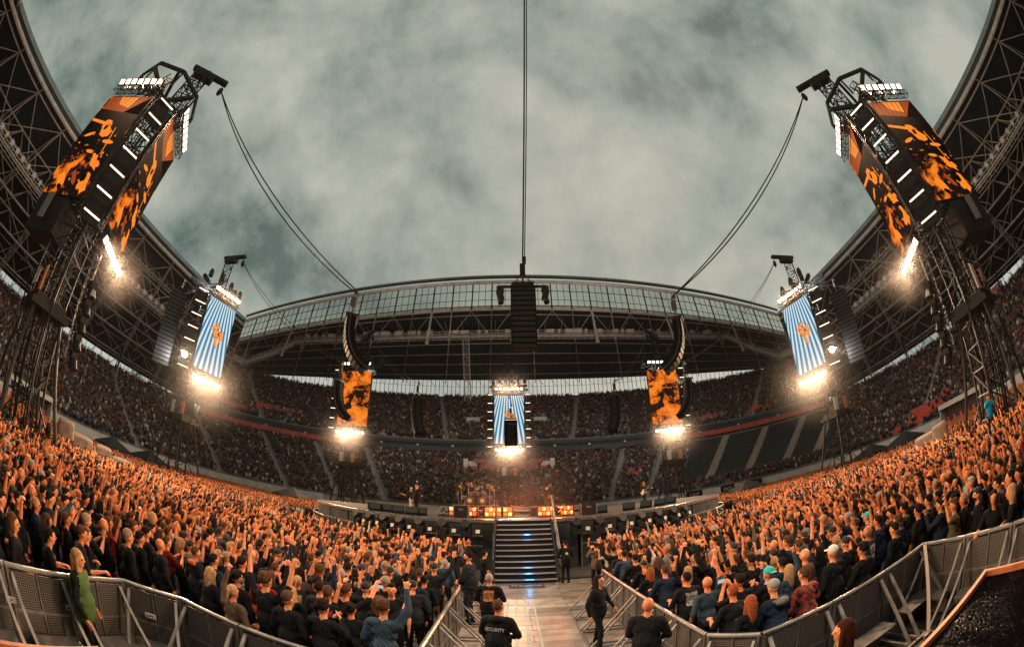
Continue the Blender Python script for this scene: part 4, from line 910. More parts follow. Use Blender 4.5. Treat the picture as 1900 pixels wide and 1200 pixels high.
for dx, dy, z, r in ((-1.0, 0, 1.25, 0.26), (-0.55, 0.1, 1.4, 0.24), (-0.1, 0.1, 1.3, 0.2), (0.4, 0.1, 1.45, 0.25), (0.9, 0.0, 1.3, 0.27), (1.2, 0.2, 1.0, 0.22), (-1.25, 0.2, 1.0, 0.2)):
    b = MB(); q = D0+Vector((dx, dy, z)); b.tube(q+Vector((0, -0.02, 0)), q+Vector((0.01, 0.0, 0.03)), r, 14, 0.03, caps=True, m=0); b.tube((q.x, q.y, D0.z), q, 0.014, 4, m=1); b.tube((q.x, q.y, D0.z+0.3), (q.x+0.2, q.y, D0.z), 0.012, 3, m=1); b.build('cymbal', [CYM, ALU], dk)
gr_ = thing('guitarist_riser', (2.0, 26.0, ZS), 'low riser behind the orange lamps under the crouching guitarist', 'riser'); b = MB(); b.box((2.0, 26.0, ZS+0.3), (2.0, 1.4, 0.6)); b.build('platform', BLK, gr_); b = MB(); b.box((2.0, 25.28, ZS+0.57), (2.0, 0.04, 0.06)); b.build('trim', ALUD, gr_)
# low pale ring wall beyond the stage
b = MB(); b.box((-9, 62, 1.6), (44, 0.3, 2.9)); b.box((-9, 61.8, 3.02), (44, 0.1, 0.12), m=1)
tag(b.build('pitch_wall', [WALLW, DKST]), 'long low pale wall across the pitch behind the stage', 'wall')

# ============================================================ WALKWAY FLOOR
wk = bpy.data.objects.new('walkway', None); C.objects.link(wk); wk['kind'] = 'structure'; WORLD[wk] = Vector((0, 0, 0))
PLM = [mat('wet_plank_%s' % n_, c_, 0.33, 0, 0.35, 2.2, bump=0.25) for n_, c_ in (('pale', (0.36, 0.30, 0.25)), ('brown', (0.27, 0.21, 0.17)), ('grey', (0.31, 0.275, 0.245)), ('dark', (0.16, 0.125, 0.10)))]
y = 3.4; row = 0
while y < 15.72:
    d = 0.44; cuts = [-2.3]; xx = -2.3 + (row % 2)*1.1 + 0.5
    while xx < 4.2: cuts.append(xx); xx += 2.2
    cuts.append(4.4)
    for a, c in zip(cuts[:-1], cuts[1:]):
        b = MB(); b.box(((a+c)/2, y+d/2, 0.02+rnd.uniform(-0.004, 0.004)), (c-a-0.014, d-0.016, 0.05)); b.build('plank', PLM[rnd.choice([0, 0, 1, 1, 2, 2, 3])], wk)
    y += d; row += 1
b = MB(); b.box((0, 10, 0.0), (7.6, 13.4, 0.02)); b.build('subfloor', BLK, wk)
TAPE = mat('white_tape', (0.78, 0.76, 0.72), 0.6, 0, 0.35, 40)
for x, w in ((-0.42, 0.05), (-0.22, 0.07), (0.03, 0.09), (0.30, 0.10), (0.55, 0.06)):
    b = MB(); yy = 5.0
    while yy < 12.9: b.box((x, yy+0.05, 0.0515), (w*rnd.uniform(0.6, 1), 0.09, 0.004)); yy += 0.125
    o = b.build('tape_marking', TAPE, wk); o['kind'] = 'stuff'
mt = thing('floor_mat', (0.43, 15.15, 0.05), 'small black doormat with white lettering at the foot of the stairs', 'mat')
b = MB(); b.box((0.43, 15.15, 0.062), (1.25, 0.62, 0.02)); b.build('mat_pile', BLK, mt); b = MB(); 
for q in ((0.43, 14.83, 1.31, 0.03), (0.43, 15.47, 1.31, 0.03)): b.box((q[0], q[1], 0.066), (q[2], q[3], 0.026))
for x in (-0.21, 1.07): b.box((x, 15.15, 0.066), (0.03, 0.62, 0.026))
b.build('mat_border', ALUD, mt); text_mesh('lettering', 'STAGECO', 0.26, WPAN, mt, (0.43, 15.15, 0.075), (0, 0, 0))

# ============================================================ CROWD BARRIERS
def mesh_mat():
    m = bpy.data.materials.new('perforated_sheet'); m.use_nodes = True; t = m.node_tree; bb = t.nodes['Principled BSDF']; bb.inputs['Base Color'].default_value = (0.17, 0.165, 0.16, 1); bb.inputs['Metallic'].default_value = 0.6; bb.inputs['Roughness'].default_value = 0.5
    tcn = t.nodes.new('ShaderNodeTexCoord'); mp = t.nodes.new('ShaderNodeMapping'); mp.inputs['Rotation'].default_value = (0, 0.78, 0); ck = t.nodes.new('ShaderNodeTexChecker'); ck.inputs['Scale'].default_value = 42
    ck.inputs['Color1'].default_value = (0.02, 0.02, 0.02, 1); ck.inputs['Color2'].default_value = (0.24, 0.225, 0.21, 1)
    t.links.new(tcn.outputs['Object'], mp.inputs[0]); t.links.new(mp.outputs[0], ck.inputs[0]); t.links.new(ck.outputs[0], bb.inputs['Base Color']); return m
PERF = mesh_mat()
def make_barrier(step=True, brace=True):
    """unit panel, local x along the run (1.1 m), -y is the side away from the crowd"""
    t = thing('crowd_barrier', (0, 0, 0), 'x', 'barrier', 'aluminium crowd barriers'); w = 1.08
    b = MB(); b.tube((-w/2, 0, 1.2), (w/2, 0, 1.2), 0.036, 8); b.build('top_rail', ALU, t)
    b = MB()
    for x in (-w/2+0.03, w/2-0.03): b.box((x, 0, 0.61), (0.05, 0.05, 1.14))
    b.box((0, 0, 0.61), (0.035, 0.04, 1.12)); b.box((0, 0, 0.62), (w-0.1, 0.035, 0.04)); b.box((0, 0, 0.08), (w-0.1, 0.04, 0.06)); b.build('frame', ALUD, t)
    for x in (-w/4, w/4):
        for z in (0.36, 0.89):
            b = MB(); b.box((x, 0.0, z), (w/2-0.06, 0.008, 0.50)); b.build('mesh_panel', PERF, t)
    if brace:
        b = MB(); b.bar((-w/2+0.1, -0.03, 1.12), (-w/2+0.1, -0.95, 0.06), 0.05, 0.03); b.bar((w/2-0.1, -0.03, 1.12), (w/2-0.1, -0.95, 0.06), 0.05, 0.03); b.build('brace', mat('dull_aluminium', (0.26, 0.25, 0.24), 0.6, 0.5, 0.3, 5), t)
        b = MB(); b.bar((-w/2+0.1, 0, 0.05), (-w/2+0.1, -0.98, 0.05), 0.05, 0.05); b.bar((w/2-0.1, 0, 0.05), (w/2-0.1, -0.98, 0.05), 0.05, 0.05); b.bar((-w/2, -0.98, 0.05), (w/2, -0.98, 0.05), 0.05, 0.05); b.build('foot_frame', ALUD, t)
    if step:
        b = MB(); b.box((0, -0.42, 0.42), (w-0.3, 0.34, 0.03)); b.box((0, -0.28, 0.22), (w-0.3, 0.03, 0.36)); b.build('step_plate', ALUD, t)
    return t
bar_a = make_barrier(True, True); bar_b = make_barrier(False, True); used = {0: False, 1: False}; NB = 0
def run(pts, sidev, plain, desc):
    """place panels along a polyline; sidev=+1 if the crowd is to the left of the direction of travel"""
    global NB
    idx = 0
    for a, c in zip(pts[:-1], pts[1:]):
        a, c = Vector((*a, 0)), Vector((*c, 0)); L_ = (c-a).length; n = max(1, round(L_/1.1)); d = (c-a).normalized(); ang = math.atan2(d.y, d.x)
        for k in range(n):
            p = a + d*(L_*(k+0.5)/n); src = bar_b if plain else bar_a; key = 1 if plain else 0
            if used[key]: o = copy_tree(src, p)
            else: o = src; used[key] = True; o.location = p
            o.rotation_euler = (0, 0, ang if sidev > 0 else ang+math.pi); o.scale = (L_/n/1.1, 1, 1)
            o['label'] = desc[min(idx, len(desc)-1)]; NB += 1; idx += 1
ORD = ['first', 'second', 'third', 'fourth', 'fifth', 'sixth', 'seventh', 'eighth', 'ninth', 'tenth', 'eleventh', 'twelfth']
run([(-5.3, -5.6), (-5.3, 3.5)], 1, 0, ['mesh crowd barrier behind the hi-vis steward, %s from her corner' % ORD[7-k] for k in range(8)])
run([(-5.3, 3.5), (-4.55, 4.15)], 1, 0, ['angled corner crowd barrier beside the hi-vis steward']); run([(-4.55, 4.15), (-1.2, 4.3)], 1, 1, ['crowd barrier under the long-haired blonde woman', 'crowd barrier below the man with both arms up', 'crowd barrier next to the corner by the denim-jacketed man'])
run([(-1.2, 4.3), (-1.32, 12.2)], 1, 1, ['aisle crowd barrier on the bearded steward\'s side, %s from the corner' % ORD[k] for k in range(8)])
run([(2.45, 11.4), (2.42, 4.75)], 1, 1, ['aisle crowd barrier on the long-haired woman guard\'s side, %s from the stage' % ORD[k] for k in range(7)])
run([(2.42, 4.75), (2.9, 4.15)], 1, 1, ['angled crowd barrier with a small black plate below the grey cap man']); run([(2.9, 4.15), (6.55, 3.95)], 1, 0, ['crowd barrier with nameplate under the navy-jacketed man', 'crowd barrier below the shouting man in red print', 'crowd barrier with step plate past the shouting man', 'last crowd barrier with step before the tall white post'])
run([(6.55, 3.95), (6.6, -5.4)], 1, 0, ['crowd barrier by the wet deck under the leaning woman, %s from the tall post' % ORD[k] for k in range(9)])
# nameplates
for (x, y, rz, s) in ((3.3, 4.05, 0.0, 'small black nameplate on the crowd barrier below the grey-capped man'), (-5.24, 1.2, R(90), 'small nameplate on the barrier behind the hi-vis steward'), (-5.24, 2.3, R(90), 'second small nameplate beside the hi-vis steward'), (-4.95, 3.75, R(42), 'small nameplate on the angled barrier by the hi-vis steward')):
    t = thing('nameplate', (x, y, 0.78), s, 'nameplate', 'barrier nameplates'); n = Vector((math.sin(rz), -math.cos(rz), 0)); b = MB(); b.box(Vector((x, y, 0.78))+n*0.03, (0.18, 0.012, 0.08), Matrix.Rotation(rz, 3, 'Z')); b.build('plate', WPAN if y != 4.05 else BLK, t)
    text_mesh('lettering', 'JAPO', 0.07, BLK if y != 4.05 else WPAN, t, Vector((x, y, 0.775))+n*0.04, (R(90), 0, rz))
# tall pale post at the right corner of the pit
t = thing('barrier_post', (6.5, 3.7, 0), 'tall pale bracing post leaning where the pit barrier turns', 'post'); b = MB(); b.bar((6.45, 3.85, 1.22), (5.6, 3.0, 0.05), 0.06, 0.05); b.build('pole', PALE, t); b = MB(); b.box((5.6, 3.0, 0.04), (0.35, 0.14, 0.05)); b.build('foot', ALU, t)
# camera platform : wet black deck, orange light on its edge painted into the edging
cp = thing('camera_deck', (0.4, -2, 0), 'wet black camera deck with orange light painted along its corner edge', 'deck')
def wet():
    m = bpy.data.materials.new('wet_black_deck'); m.use_nodes = True; t = m.node_tree; bb = t.nodes['Principled BSDF']; bb.inputs['Base Color'].default_value = (0.003, 0.003, 0.004, 1)
    tcn = t.nodes.new('ShaderNodeTexCoord'); nz = t.nodes.new('ShaderNodeTexNoise'); nz.inputs['Scale'].default_value = 3.2; nz.inputs['Detail'].default_value = 10; nz.inputs['Roughness'].default_value = 0.75; t.links.new(tcn.outputs['Object'], nz.inputs['Vector'])
    n3_ = t.nodes.new('ShaderNodeTexNoise'); n3_.inputs['Scale'].default_value = 120; n3_.inputs['Detail'].default_value = 4; t.links.new(tcn.outputs['Object'], n3_.inputs['Vector'])
    rp = t.nodes.new('ShaderNodeValToRGB'); rp.color_ramp.elements[0].position = 0.42; rp.color_ramp.elements[0].color = (0.03, 0.03, 0.03, 1); rp.color_ramp.elements[1].position = 0.6; rp.color_ramp.elements[1].color = (0.14, 0.14, 0.14, 1); bb.inputs['Specular IOR Level'].default_value = 0.16; t.links.new(nz.outputs[0], rp.inputs[0]); t.links.new(rp.outputs[0], bb.inputs['Roughness']); t.links.new(math_(t, 'MULTIPLY', math_(t, 'MULTIPLY', math_(t, 'SUBTRACT', n3_.outputs[0], 0.56, True), 7.0, True), math_(t, 'ADD', math_(t, 'MULTIPLY', math_(t, 'SUBTRACT', nz.outputs[0], 0.48, True), 4.0, True), 0.03)), bb.inputs['Specular IOR Level'])
    n2_ = t.nodes.new('ShaderNodeTexNoise'); n2_.inputs['Scale'].default_value = 150; n2_.inputs['Detail'].default_value = 4; t.links.new(tcn.outputs['Object'], n2_.inputs['Vector']); bp = t.nodes.new('ShaderNodeBump'); bp.inputs['Strength'].default_value = 0.5; bp.inputs['Distance'].default_value = 0.004; t.links.new(n2_.outputs[0], bp.inputs['Height']); t.links.new(bp.outputs[0], bb.inputs['Normal']); return m
b = MB(); b.box((0.465, -2.0, 1.9), (5.09, 6.16, 0.18)); b.build('deck_board', wet(), cp)
TRIM = mat('orange_lit_edging', (0.40, 0.13, 0.045), 0.5, 0, 0.25, 9)
b = MB(); b.box((0.48, 1.10, 1.955), (5.14, 0.035, 0.16)); b.build('edging', TRIM, cp); 
for x in (-2.1, 3.03): b = MB(); b.box((x, -2.0, 1.955), (0.035, 6.16, 0.16)); b.build('edging', TRIM, cp)
for x in (-1.9, 2.8):
    b = MB(); b.box((x, 0.7, 0.9), (0.12, 0.12, 1.8)); b.box((x, -4.5, 0.9), (0.12, 0.12, 1.8)); b.build('leg', DKST, cp)
b = MB(); b.box((0.43, -2, 0.9), (4.4, 5.2, 1.78)); b.build('under_cloth', CLOTH, cp)
b = MB(); b.box((0.43, 2.4, -0.0), (12.0, 3.4, 0.02)); tag(b.build('pit_floor', mat('pit_mat', (0.03, 0.028, 0.026), 0.4, 0, 0.4, 2)), kind='structure')

# ============================================================ PITCH-SIDE THINGS
def tent(x, y, s, label):
    t = thing('canopy_tent', (x, y, 0), label, 'tent', 'black pop-up tents at the pitch side'); b = MB(); h0, h1, w = 2.0, 3.3, 2.2
    c = [(x-w*s, y-w, h0), (x+w*s, y-w, h0), (x+w*s, y+w, h0), (x-w*s, y+w, h0)]; b.add(c+[(x, y, h1)], [(0, 1, 4), (1, 2, 4), (2, 3, 4), (3, 0, 4)])
    for i in range(4): a, d = c[i], c[(i+1) % 4]; b.add([a, d, (d[0], d[1], h0-0.3), (a[0], a[1], h0-0.3)], [(0, 1, 2, 3)])
    b.build('canopy', CLOTH, t)
    for q in c: b = MB(); b.tube((q[0], q[1], 0), q, 0.04, 5); b.build('leg', ALUD, t)
tent(-49, 30.5, 1, 'peaked black tent next to the draped cameras'); tent(-46, 35.5, 1.1, 'black tent beside the foot of the striped tower, brick side'); tent(47, 37.5, 1.1, 'black tent beside the foot of the striped tower, tree side'); tent(49.5, 32.5, 1.3, 'larger peaked black tent next to the red seats'); tent(32, 50, 1, 'low black tent under the draped seating block'); tent(-30, 50, 1, 'low black tent before the far orange tower')
def draped(x, y, z, w, h, rz, label, txt=None):
    t = thing('covered_equipment', (x, y, 0), label, 'covered gear', 'camera gear under rain covers'); b = MB(); r = Matrix.Rotation(rz, 3, 'Z')
    g = []
    for j in range(7):
        rw = []
        for i in range(17):
            a = 2*math.pi*i/16; ca_, sa_ = math.cos(a), math.sin(a); f = (abs(ca_)**5+abs(sa_)**5)**(-0.2)*(1+0.05*math.sin(9*a+j*1.7)*(j/3)); f *= (0.82 if j == 0 else 0.95+0.02*j); rw.append(Vector((x, y, z+h*(1-max(0, j-0.6)/5.4)+(0.10*math.sin(a*1.0+x*3) if j < 2 else 0) - (0.12*abs(math.sin(a*4+x)) if j == 6 else 0))) + r @ Vector((w*0.5*f*ca_, 0.42*f*sa_, 0)))
        g.append(rw)
    b.sheet(g); b.add([g[0][i] for i in range(16)], [tuple(range(16))]); b.build('rain_cover', TARP, t, True)
    b = MB(); 
    for dx in (-0.4, 0.4): b.tube(Vector((x, y, 0))+r @ Vector((dx*w, 0, 0)), Vector((x, y, z+0.2))+r @ Vector((dx*w*0.4, 0, 0)), 0.05, 5)
    b.build('leg', DKST, t)
    if txt: pass
for i, (x, y, z, w, h) in enumerate(((-27.2, 12.2, 2.0, 1.4, 1.3), (-27.3, 13.8, 1.7, 2.0, 1.0), (-27.2, 16.0, 1.4, 1.4, 1.2), (-27.2, 18.0, 1.2, 1.8, 0.9), (-27, 20.0, 1.0, 1.6, 0.9))):
    draped(x, y, z, w, h*0.75, R(60), 'beige rain-covered gear on the camera platform, %s from the man in a blue cap' % ORD[i])
for i, (x, y, z, w, h) in enumerate(((27.5, 16.0, 1.6, 1.8, 1.1), (27.8, 17.8, 1.2, 2.2, 0.8), (27.6, 14.5, 1.7, 1.3, 1.4))):
    draped(x, y, z, w, h*0.75, R(-60), 'beige rain-covered gear beside the white shelter, %s from the lettered board' % ORD[i])
def shelter(sx, y, label):
    x = sx*62; t = thing('dugout_shelter', (x, y, 0), label, 'shelter', 'white shelters at the foot of the side stands'); b = MB(); b.box((x, y, 4.3), (2.6, 9, 0.7)); b.build('roof', WALLW, t)
    for d in (-4.4, 4.4): b = MB(); b.bar((x, y+d, 0.9), (x, y+d, 4.2), 2.2, 0.15, (0, 1, 0)); b.build('side_panel', WALLW, t)
    b = MB(); b.box((x+sx*1.0, y, 2.4), (0.1, 8.7, 3.0)); b.build('back_panel', mat('dugout_dark', (0.05, 0.04, 0.035), 0.5), t)
    for k in range(6): b = MB(); b.box((x+sx*0.3, y-3.6+1.45*k, 1.5), (0.6, 0.5, 0.5)); b.box((x+sx*0.6, y-3.6+1.45*k, 2.0), (0.12, 0.5, 0.9)); b.build('seat', REDS, t)
shelter(-1, 19.5, 'white dugout shelter behind the man in a blue cap'); shelter(1, 27.0, 'white dugout shelter below the red empty seats')
# advertising boards at the foot of the far wall
for i, (x, w, tx, s) in enumerate(((-29, 4.0, 'EXIT', 'first black advertising board by the far orange tower'), (38, 3.0, 'EXIT', 'black advertising board under the draped seats'), (31, 3.2, 'EXIT', 'dark advertising board near the low black tent'), (44, 4.0, 'EXIT', 'black advertising board close to the tree-side tower'))):
    y = 68 if x < 0 else 66; t = thing('advert_board', (x, y, 0), s, 'board', 'advertising boards'); b = MB(); b.box((x, y, 2.2), (w, 0.2, 1.6)); b.build('panel', BLK, t); b = MB(); b.tube((x-w*.4, y+0.2, 0), (x-w*.4, y+0.2, 1.5), 0.06, 4); b.tube((x+w*.4, y+0.2, 0), (x+w*.4, y+0.2, 1.5), 0.06, 4); b.build('post', ALUD, t)
    text_mesh('lettering', tx, 0.9, WPAN, t, (x, y-0.12, 2.2), (R(90), 0, 0))
# flags hung at the back of the side stand
fl = mat('flag_print', (0.42, 0.05, 0.035), 0.7, 0, 0, 0.9, col2=(0.55, 0.46, 0.38))
for i, (y, z, w, h, s) in enumerate(((37.5, 18.9, 5.5, 4.2, 'red and cream banner at the back of the stand, next to the striped tower'), (30.5, 19.4, 3.4, 4.2, 'orange banner half hidden by the near tower mast'), (23.5, 19.6, 5.6, 4.6, 'large cream and red banner past the near tower mast'))):
    t = thing('hanging_banner', (98.5, y, z), s, 'banner', 'banners at the back of the side stand'); b = MB()
    g = [[Vector((98.5+0.15*math.sin(i2*1.3+j), y-w/2+w*i2/8, z-h/2+h*j/5)) for i2 in range(9)] for j in range(6)]; b.sheet(g); b.build('cloth', fl, t); b = MB(); b.tube((98.5, y-w/2, z+h/2), (98.5, y+w/2, z+h/2), 0.06, 4); b.build('pole', ALUD, t)
# ============================================================ PEOPLE
SKINC, TOPC, SLEEVEC, LEGC, SHOEC, DARKC, LIPC = range(7)
def cap(p, q, r1, r2, m): return ('c', Vector(p), Vector(q), r1, r2, m)
def ell_(c, r, m, rx=0.0): return ('e', Vector(c), Vector(r), rx, 0, m)
def hand_prims(w, d, side, kind, pn):
    """palm, four unequal bent fingers and a thumb that leaves the side of the palm. w wrist, d direction, pn palm normal"""
    d = d.normalized(); sdv = d.cross(pn).normalized()*side; pn = sdv.cross(d).normalized()*side
    P = [cap(w, w+d*0.03, 0.027, 0.028, SKINC), cap(w+d*0.035-sdv*0.018, w+d*0.085-sdv*0.026, 0.020, 0.017, SKINC), cap(w+d*0.035+sdv*0.018, w+d*0.085+sdv*0.026, 0.020, 0.016, SKINC), cap(w+d*0.03, w+d*0.085, 0.022, 0.018, SKINC)]
    Ls = (0.068, 0.078, 0.072, 0.056); ofs = (-0.033, -0.011, 0.011, 0.031); fan = (-0.22, -0.07, 0.08, 0.24)
    curl = {'open': (0.12, 0.1, 0.12, 0.15), 'horns': (0.05, 2.2, 2.2, 0.05), 'point': (0.05, 2.2, 2.2, 2.2), 'fist': (2.2, 2.2, 2.2, 2.2), 'hold': (1.3, 1.3, 1.3, 1.3)}[kind]
    for l, o, f, c in zip(Ls, ofs, fan, curl):
        b0 = w + d*0.085 + sdv*o; dd = (d + sdv*f).normalized(); a = c*0.5
        d1 = (dd*math.cos(a) + pn*math.sin(a)); b1 = b0 + d1*l*0.52
        d2 = (dd*math.cos(c) + pn*math.sin(c)); b2 = b1 + d2*l*0.52
        P += [cap(b0, b1, 0.0112, 0.0102, SKINC), cap(b1, b2, 0.0102, 0.0092, SKINC)]
    t0 = w + d*0.03 - sdv*0.026; sp_a = 1.0 if kind in ('open',) else 0.35
    t1 = t0 + (d*0.6 - sdv*sp_a + pn*0.35).normalized()*0.04; t2 = t1 + (d*0.85 - sdv*0.3*sp_a + pn*(0.3 if kind == 'open' else 0.9)).normalized()*0.034
    P += [cap(t0, t1, 0.0145, 0.012, SKINC), cap(t1, t2, 0.012, 0.0105, SKINC)]
    return P
def A(e, w, k='open', pn=(0, 1, 0)): return (e, w, k, pn)
DN = lambda s: A((s*.28, -.03, 1.15), (s*.27, .09, .91), 'open', (-s, 0, 0))
POSES = {
 'down': (DN(-1), DN(1), {}), 'clasp': (A((-.29, .06, 1.16), (-.07, .2, 1.04), 'fist'), A((.29, .06, 1.16), (.06, .2, 1.06), 'fist'), {}),
 'horns': (DN(-1), A((.34, .13, 1.38), (.30, .22, 1.66), 'horns'), {}), 'hornsup': (DN(-1), A((.31, .10, 1.68), (.27, .17, 1.95), 'horns'), {}),
 'both': (A((-.36, .07, 1.66), (-.40, .13, 1.93)), A((.36, .07, 1.66), (.40, .13, 1.93)), {}), 'bothhorns': (A((-.34, .12, 1.45), (-.27, .2, 1.73), 'horns'), A((.34, .12, 1.45), (.27, .2, 1.73), 'horns'), {}),
 'fist': (A((-.30, .1, 1.69), (-.23, .15, 1.95), 'fist'), A((.28, -.03, 1.15), (.2, .2, 1.1), 'hold'), {}), 'phone': (A((-.25, .2, 1.30), (-.07, .35, 1.55), 'hold'), A((.25, .2, 1.30), (.07, .35, 1.55), 'hold'), {}),
 'rail': (A((-.30, .1, 1.15), (-.2, .33, 1.2), 'hold', (0, 0, -1)), A((.32, .06, 1.17), (.34, .32, 1.22), 'hold', (0, 0, -1)), {'lean': 0.10}),
 'clap': (A((-.27, .18, 1.22), (-.06, .36, 1.42), 'open', (1, 0, 0)), A((.27, .18, 1.22), (.06, .36, 1.42), 'open', (-1, 0, 0)), {}),
 'point': (DN(-1), A((.27, .25, 1.55), (.22, .45, 1.76), 'point'), {}), 'wave': (A((-.33, .15, 1.35), (-.30, .24, 1.62), 'open'), DN(1), {}),
 'walk': (A((-.3, .06, 1.15), (-.26, .22, 1.0), 'open', (1, 0, 0)), A((.3, -.08, 1.15), (.29, -.02, .9), 'open', (-1, 0, 0)), {'stride': 0.16}),
 'guitar': (A((-.34, .12, 1.18), (-.46, .3, 1.22), 'hold', (0, -1, 0)), A((.33, .02, 1.17), (.12, .24, 1.04), 'hold', (0, -1, 0)), {'stride': 0.12}),
 'crouch': (A((-.34, .12, 1.38), (-.40, .35, 1.58), 'open'), A((.33, .1, 1.15), (.2, .3, .95), 'hold'), {'crouch': 0.42}),
}
def body_prims(pose, build=1.0, jk=1.0):
    La, Ra, o = POSES[pose]; lean = o.get('lean', 0); st_ = o.get('stride', 0); cr_ = o.get('crouch', 0); P = []
    U = lambda x, y, z: Vector((x, y + max(0, z-0.95)*lean*1.6 + (0.10 if cr_ and z > 1.2 else 0), z-cr_))
    P += [ell_(U(0, 0, .96), (.165*build, .125*build, .14), LEGC), ell_(U(0, 0.01, 1.12), (.160*build, .12*build, .17), TOPC), ell_(U(0, 0, 1.31), (.185*build, .125*build, .18), TOPC),
          cap(U(-.17, -.01, 1.425), U(.17, -.01, 1.425), .068*jk, .068*jk, TOPC), cap(U(0, -.005, 1.12), U(0, -.005, .93 if jk > 1 else .99), .150*build*jk, .148*build*jk, TOPC), cap(U(-.1, -.02, 1.46), U(.1, -.02, 1.46), .05, .05, TOPC)]
    P += [cap(U(0, -.01, 1.45), U(0, .015, 1.57), .056, .052, SKINC), ell_(U(0, .012, 1.675), (.076, .098, .108), SKINC), ell_(U(0, .045, 1.61), (.056, .058, .058), SKINC), cap(U(0, .098, 1.69), U(0, .124, 1.655), .009, .015, SKINC),
          ell_(U(-.078, .005, 1.66), (.012, .022, .033), SKINC), ell_(U(.078, .005, 1.66), (.012, .022, .033), SKINC), cap(U(-.045, .088, 1.695), U(.045, .088, 1.695), .014, .014, SKINC),
          ell_(U(-.032, .098, 1.678), (.013, .010, .007), DARKC), ell_(U(.032, .098, 1.678), (.013, .010, .007), DARKC), ell_(U(0, .100, 1.612), (.026, .010, .008), LIPC)]
    for s, a in ((-1, La), (1, Ra)):
        sh = U(s*.19, -.01, 1.42); e = U(*a[0]); w = U(*a[1]); P += [cap(sh, e, .060*build*jk, .049*jk, TOPC), cap(e, sh+(e-sh)*0.80, .049*jk, .058*jk, TOPC), cap(e, e+(w-e)*.45, .042*jk, .039*jk, SLEEVEC), cap(e+(w-e)*.45, e+(w-e)*(.93 if jk > 1 else 1), .039*jk, .027*jk*jk, SLEEVEC)]
        P += hand_prims(w+(w-e).normalized()*0.004, (w-e) if a[2] != 'down' else Vector((0, 0, -1)), s, a[2], Vector(a[3]))
        hip = U(s*.088, 0, .93); yk = s*st_*0.6; kn = Vector((s*.105, 0.03+yk + (0.30 if cr_ else 0), .50)) if not cr_ else Vector((s*.16, .34, .42)); an = Vector((s*.115, -.02+yk*1.3, .10))
        if cr_: an = Vector((s*.15, .05, .1))
        P += [cap(hip, kn, .085*build, .060, LEGC), cap(kn, an, .058, .043, LEGC), cap(an+Vector((0, -.03, -.045)), an+Vector((s*.015, .15, -.055)), .045, .042, SHOEC), cap(an, an+Vector((0, .02, -.04)), .046, .048, SHOEC)]
    return P, U(0, .012, 1.675)
def prim_mesh(P):
    b = MB()
    for k, p in enumerate(P):
        if p[0] == 'e': b.ell(p[1], p[2], 14, 9)
        else:
            _, a, c, r1, r2, m = p; d = c-a; l = d.length
            if l < 1e-5: continue
            d.normalize(); u = d.orthogonal().normalized(); v = d.cross(u); n = 12 if r1 > 0.02 else 8; rings = []
            prof = [(-r1*.98, r1*.15), (-r1*.7, r1*.7), (0, r1), (l, r2), (l+r2*.7, r2*.7), (l+r2*.98, r2*.15)]
            vs = [a + d*t + (u*math.cos(2*math.pi*i/n)+v*math.sin(2*math.pi*i/n))*rr for t, rr in prof for i in range(n)]
            fs = [(j*n+i, j*n+(i+1) % n, (j+1)*n+(i+1) % n, (j+1)*n+i) for j in range(5) for i in range(n)] + [tuple(range(n-1, -1, -1)), tuple(range(5*n, 6*n))]
            b.add(vs, fs)
    return b
def sdist(P, X):
    """distance of points to each primitive -> index of the nearest"""
    best = np.full(len(X), 1e9); idx = np.zeros(len(X), int)
    for p in P:
        if p[0] == 'e':
            q = (X-np.array(p[1]))/np.array(p[2]); n_ = np.linalg.norm(q, axis=1); d = (n_-1)*min(p[2])
        else:
            a, c = np.array(p[1]), np.array(p[2]); ab = c-a; t = np.clip(((X-a)@ab)/max(ab@ab, 1e-9), 0, 1); d = np.linalg.norm(X-(a+t[:, None]*ab), axis=1) - (p[3]+(p[4]-p[3])*t)
        if p[5] in (DARKC, LIPC): d = d-0.004
        k = d < best; best[k] = d[k]; idx[k] = p[5]
    return idx
def remesh(b, voxel, tris, wrinkle=0.0, smooth=1):
    me = bpy.data.meshes.new('tmp'); me.from_pydata([tuple(v) for v in b.v], [], b.f); me.update()
    o = bpy.data.objects.new('tmp', me); C.objects.link(o); m = o.modifiers.new('r', 'REMESH'); m.mode = 'VOXEL'; m.voxel_size = voxel
    if smooth: s = o.modifiers.new('s', 'SMOOTH'); s.factor = 0.5; s.iterations = smooth
    dg = bpy.context.evaluated_depsgraph_get(); r = bpy.data.meshes.new_from_object(o.evaluated_get(dg)); o.modifiers.clear(); o.data = r
    if wrinkle:
        co_ = np.empty(len(r.vertices)*3); r.vertices.foreach_get('co', co_); co_ = co_.reshape(-1, 3); no = np.empty_like(co_); r.vertices.foreach_get('normal', no.reshape(-1)) if False else None
        nn = np.array([v.normal[:] for v in r.vertices]); x, y, z = co_.T
        f = np.sin(x*38+z*21+3*np.sin(y*17))*np.sin(z*33-y*29+2*np.sin(x*23)) + 0.6*np.sin(x*71+z*64+y*50)
        w_ = np.where((z < 1.46) & (np.abs(x) < 0.27) & (z > 0.12), wrinkle, 0)
        co_ += nn*(f*w_)[:, None]; r.vertices.foreach_set('co', co_.reshape(-1))
    out_ = []
    for T_ in tris:
        rr = r
        n0 = sum(len(p.vertices)-2 for p in r.polygons)
        dm = o.modifiers.new('d', 'DECIMATE'); dm.ratio = min(1, T_/max(n0, 1)); dm.use_collapse_triangulate = True
        dg = bpy.context.evaluated_depsgraph_get(); out_.append(bpy.data.meshes.new_from_object(o.evaluated_get(dg))); o.modifiers.clear()
    bpy.data.objects.remove(o); return out_
def centers(me):
    c = np.empty(len(me.polygons)*3); me.polygons.foreach_get('center', c); return c.reshape(-1, 3)
PM = {}
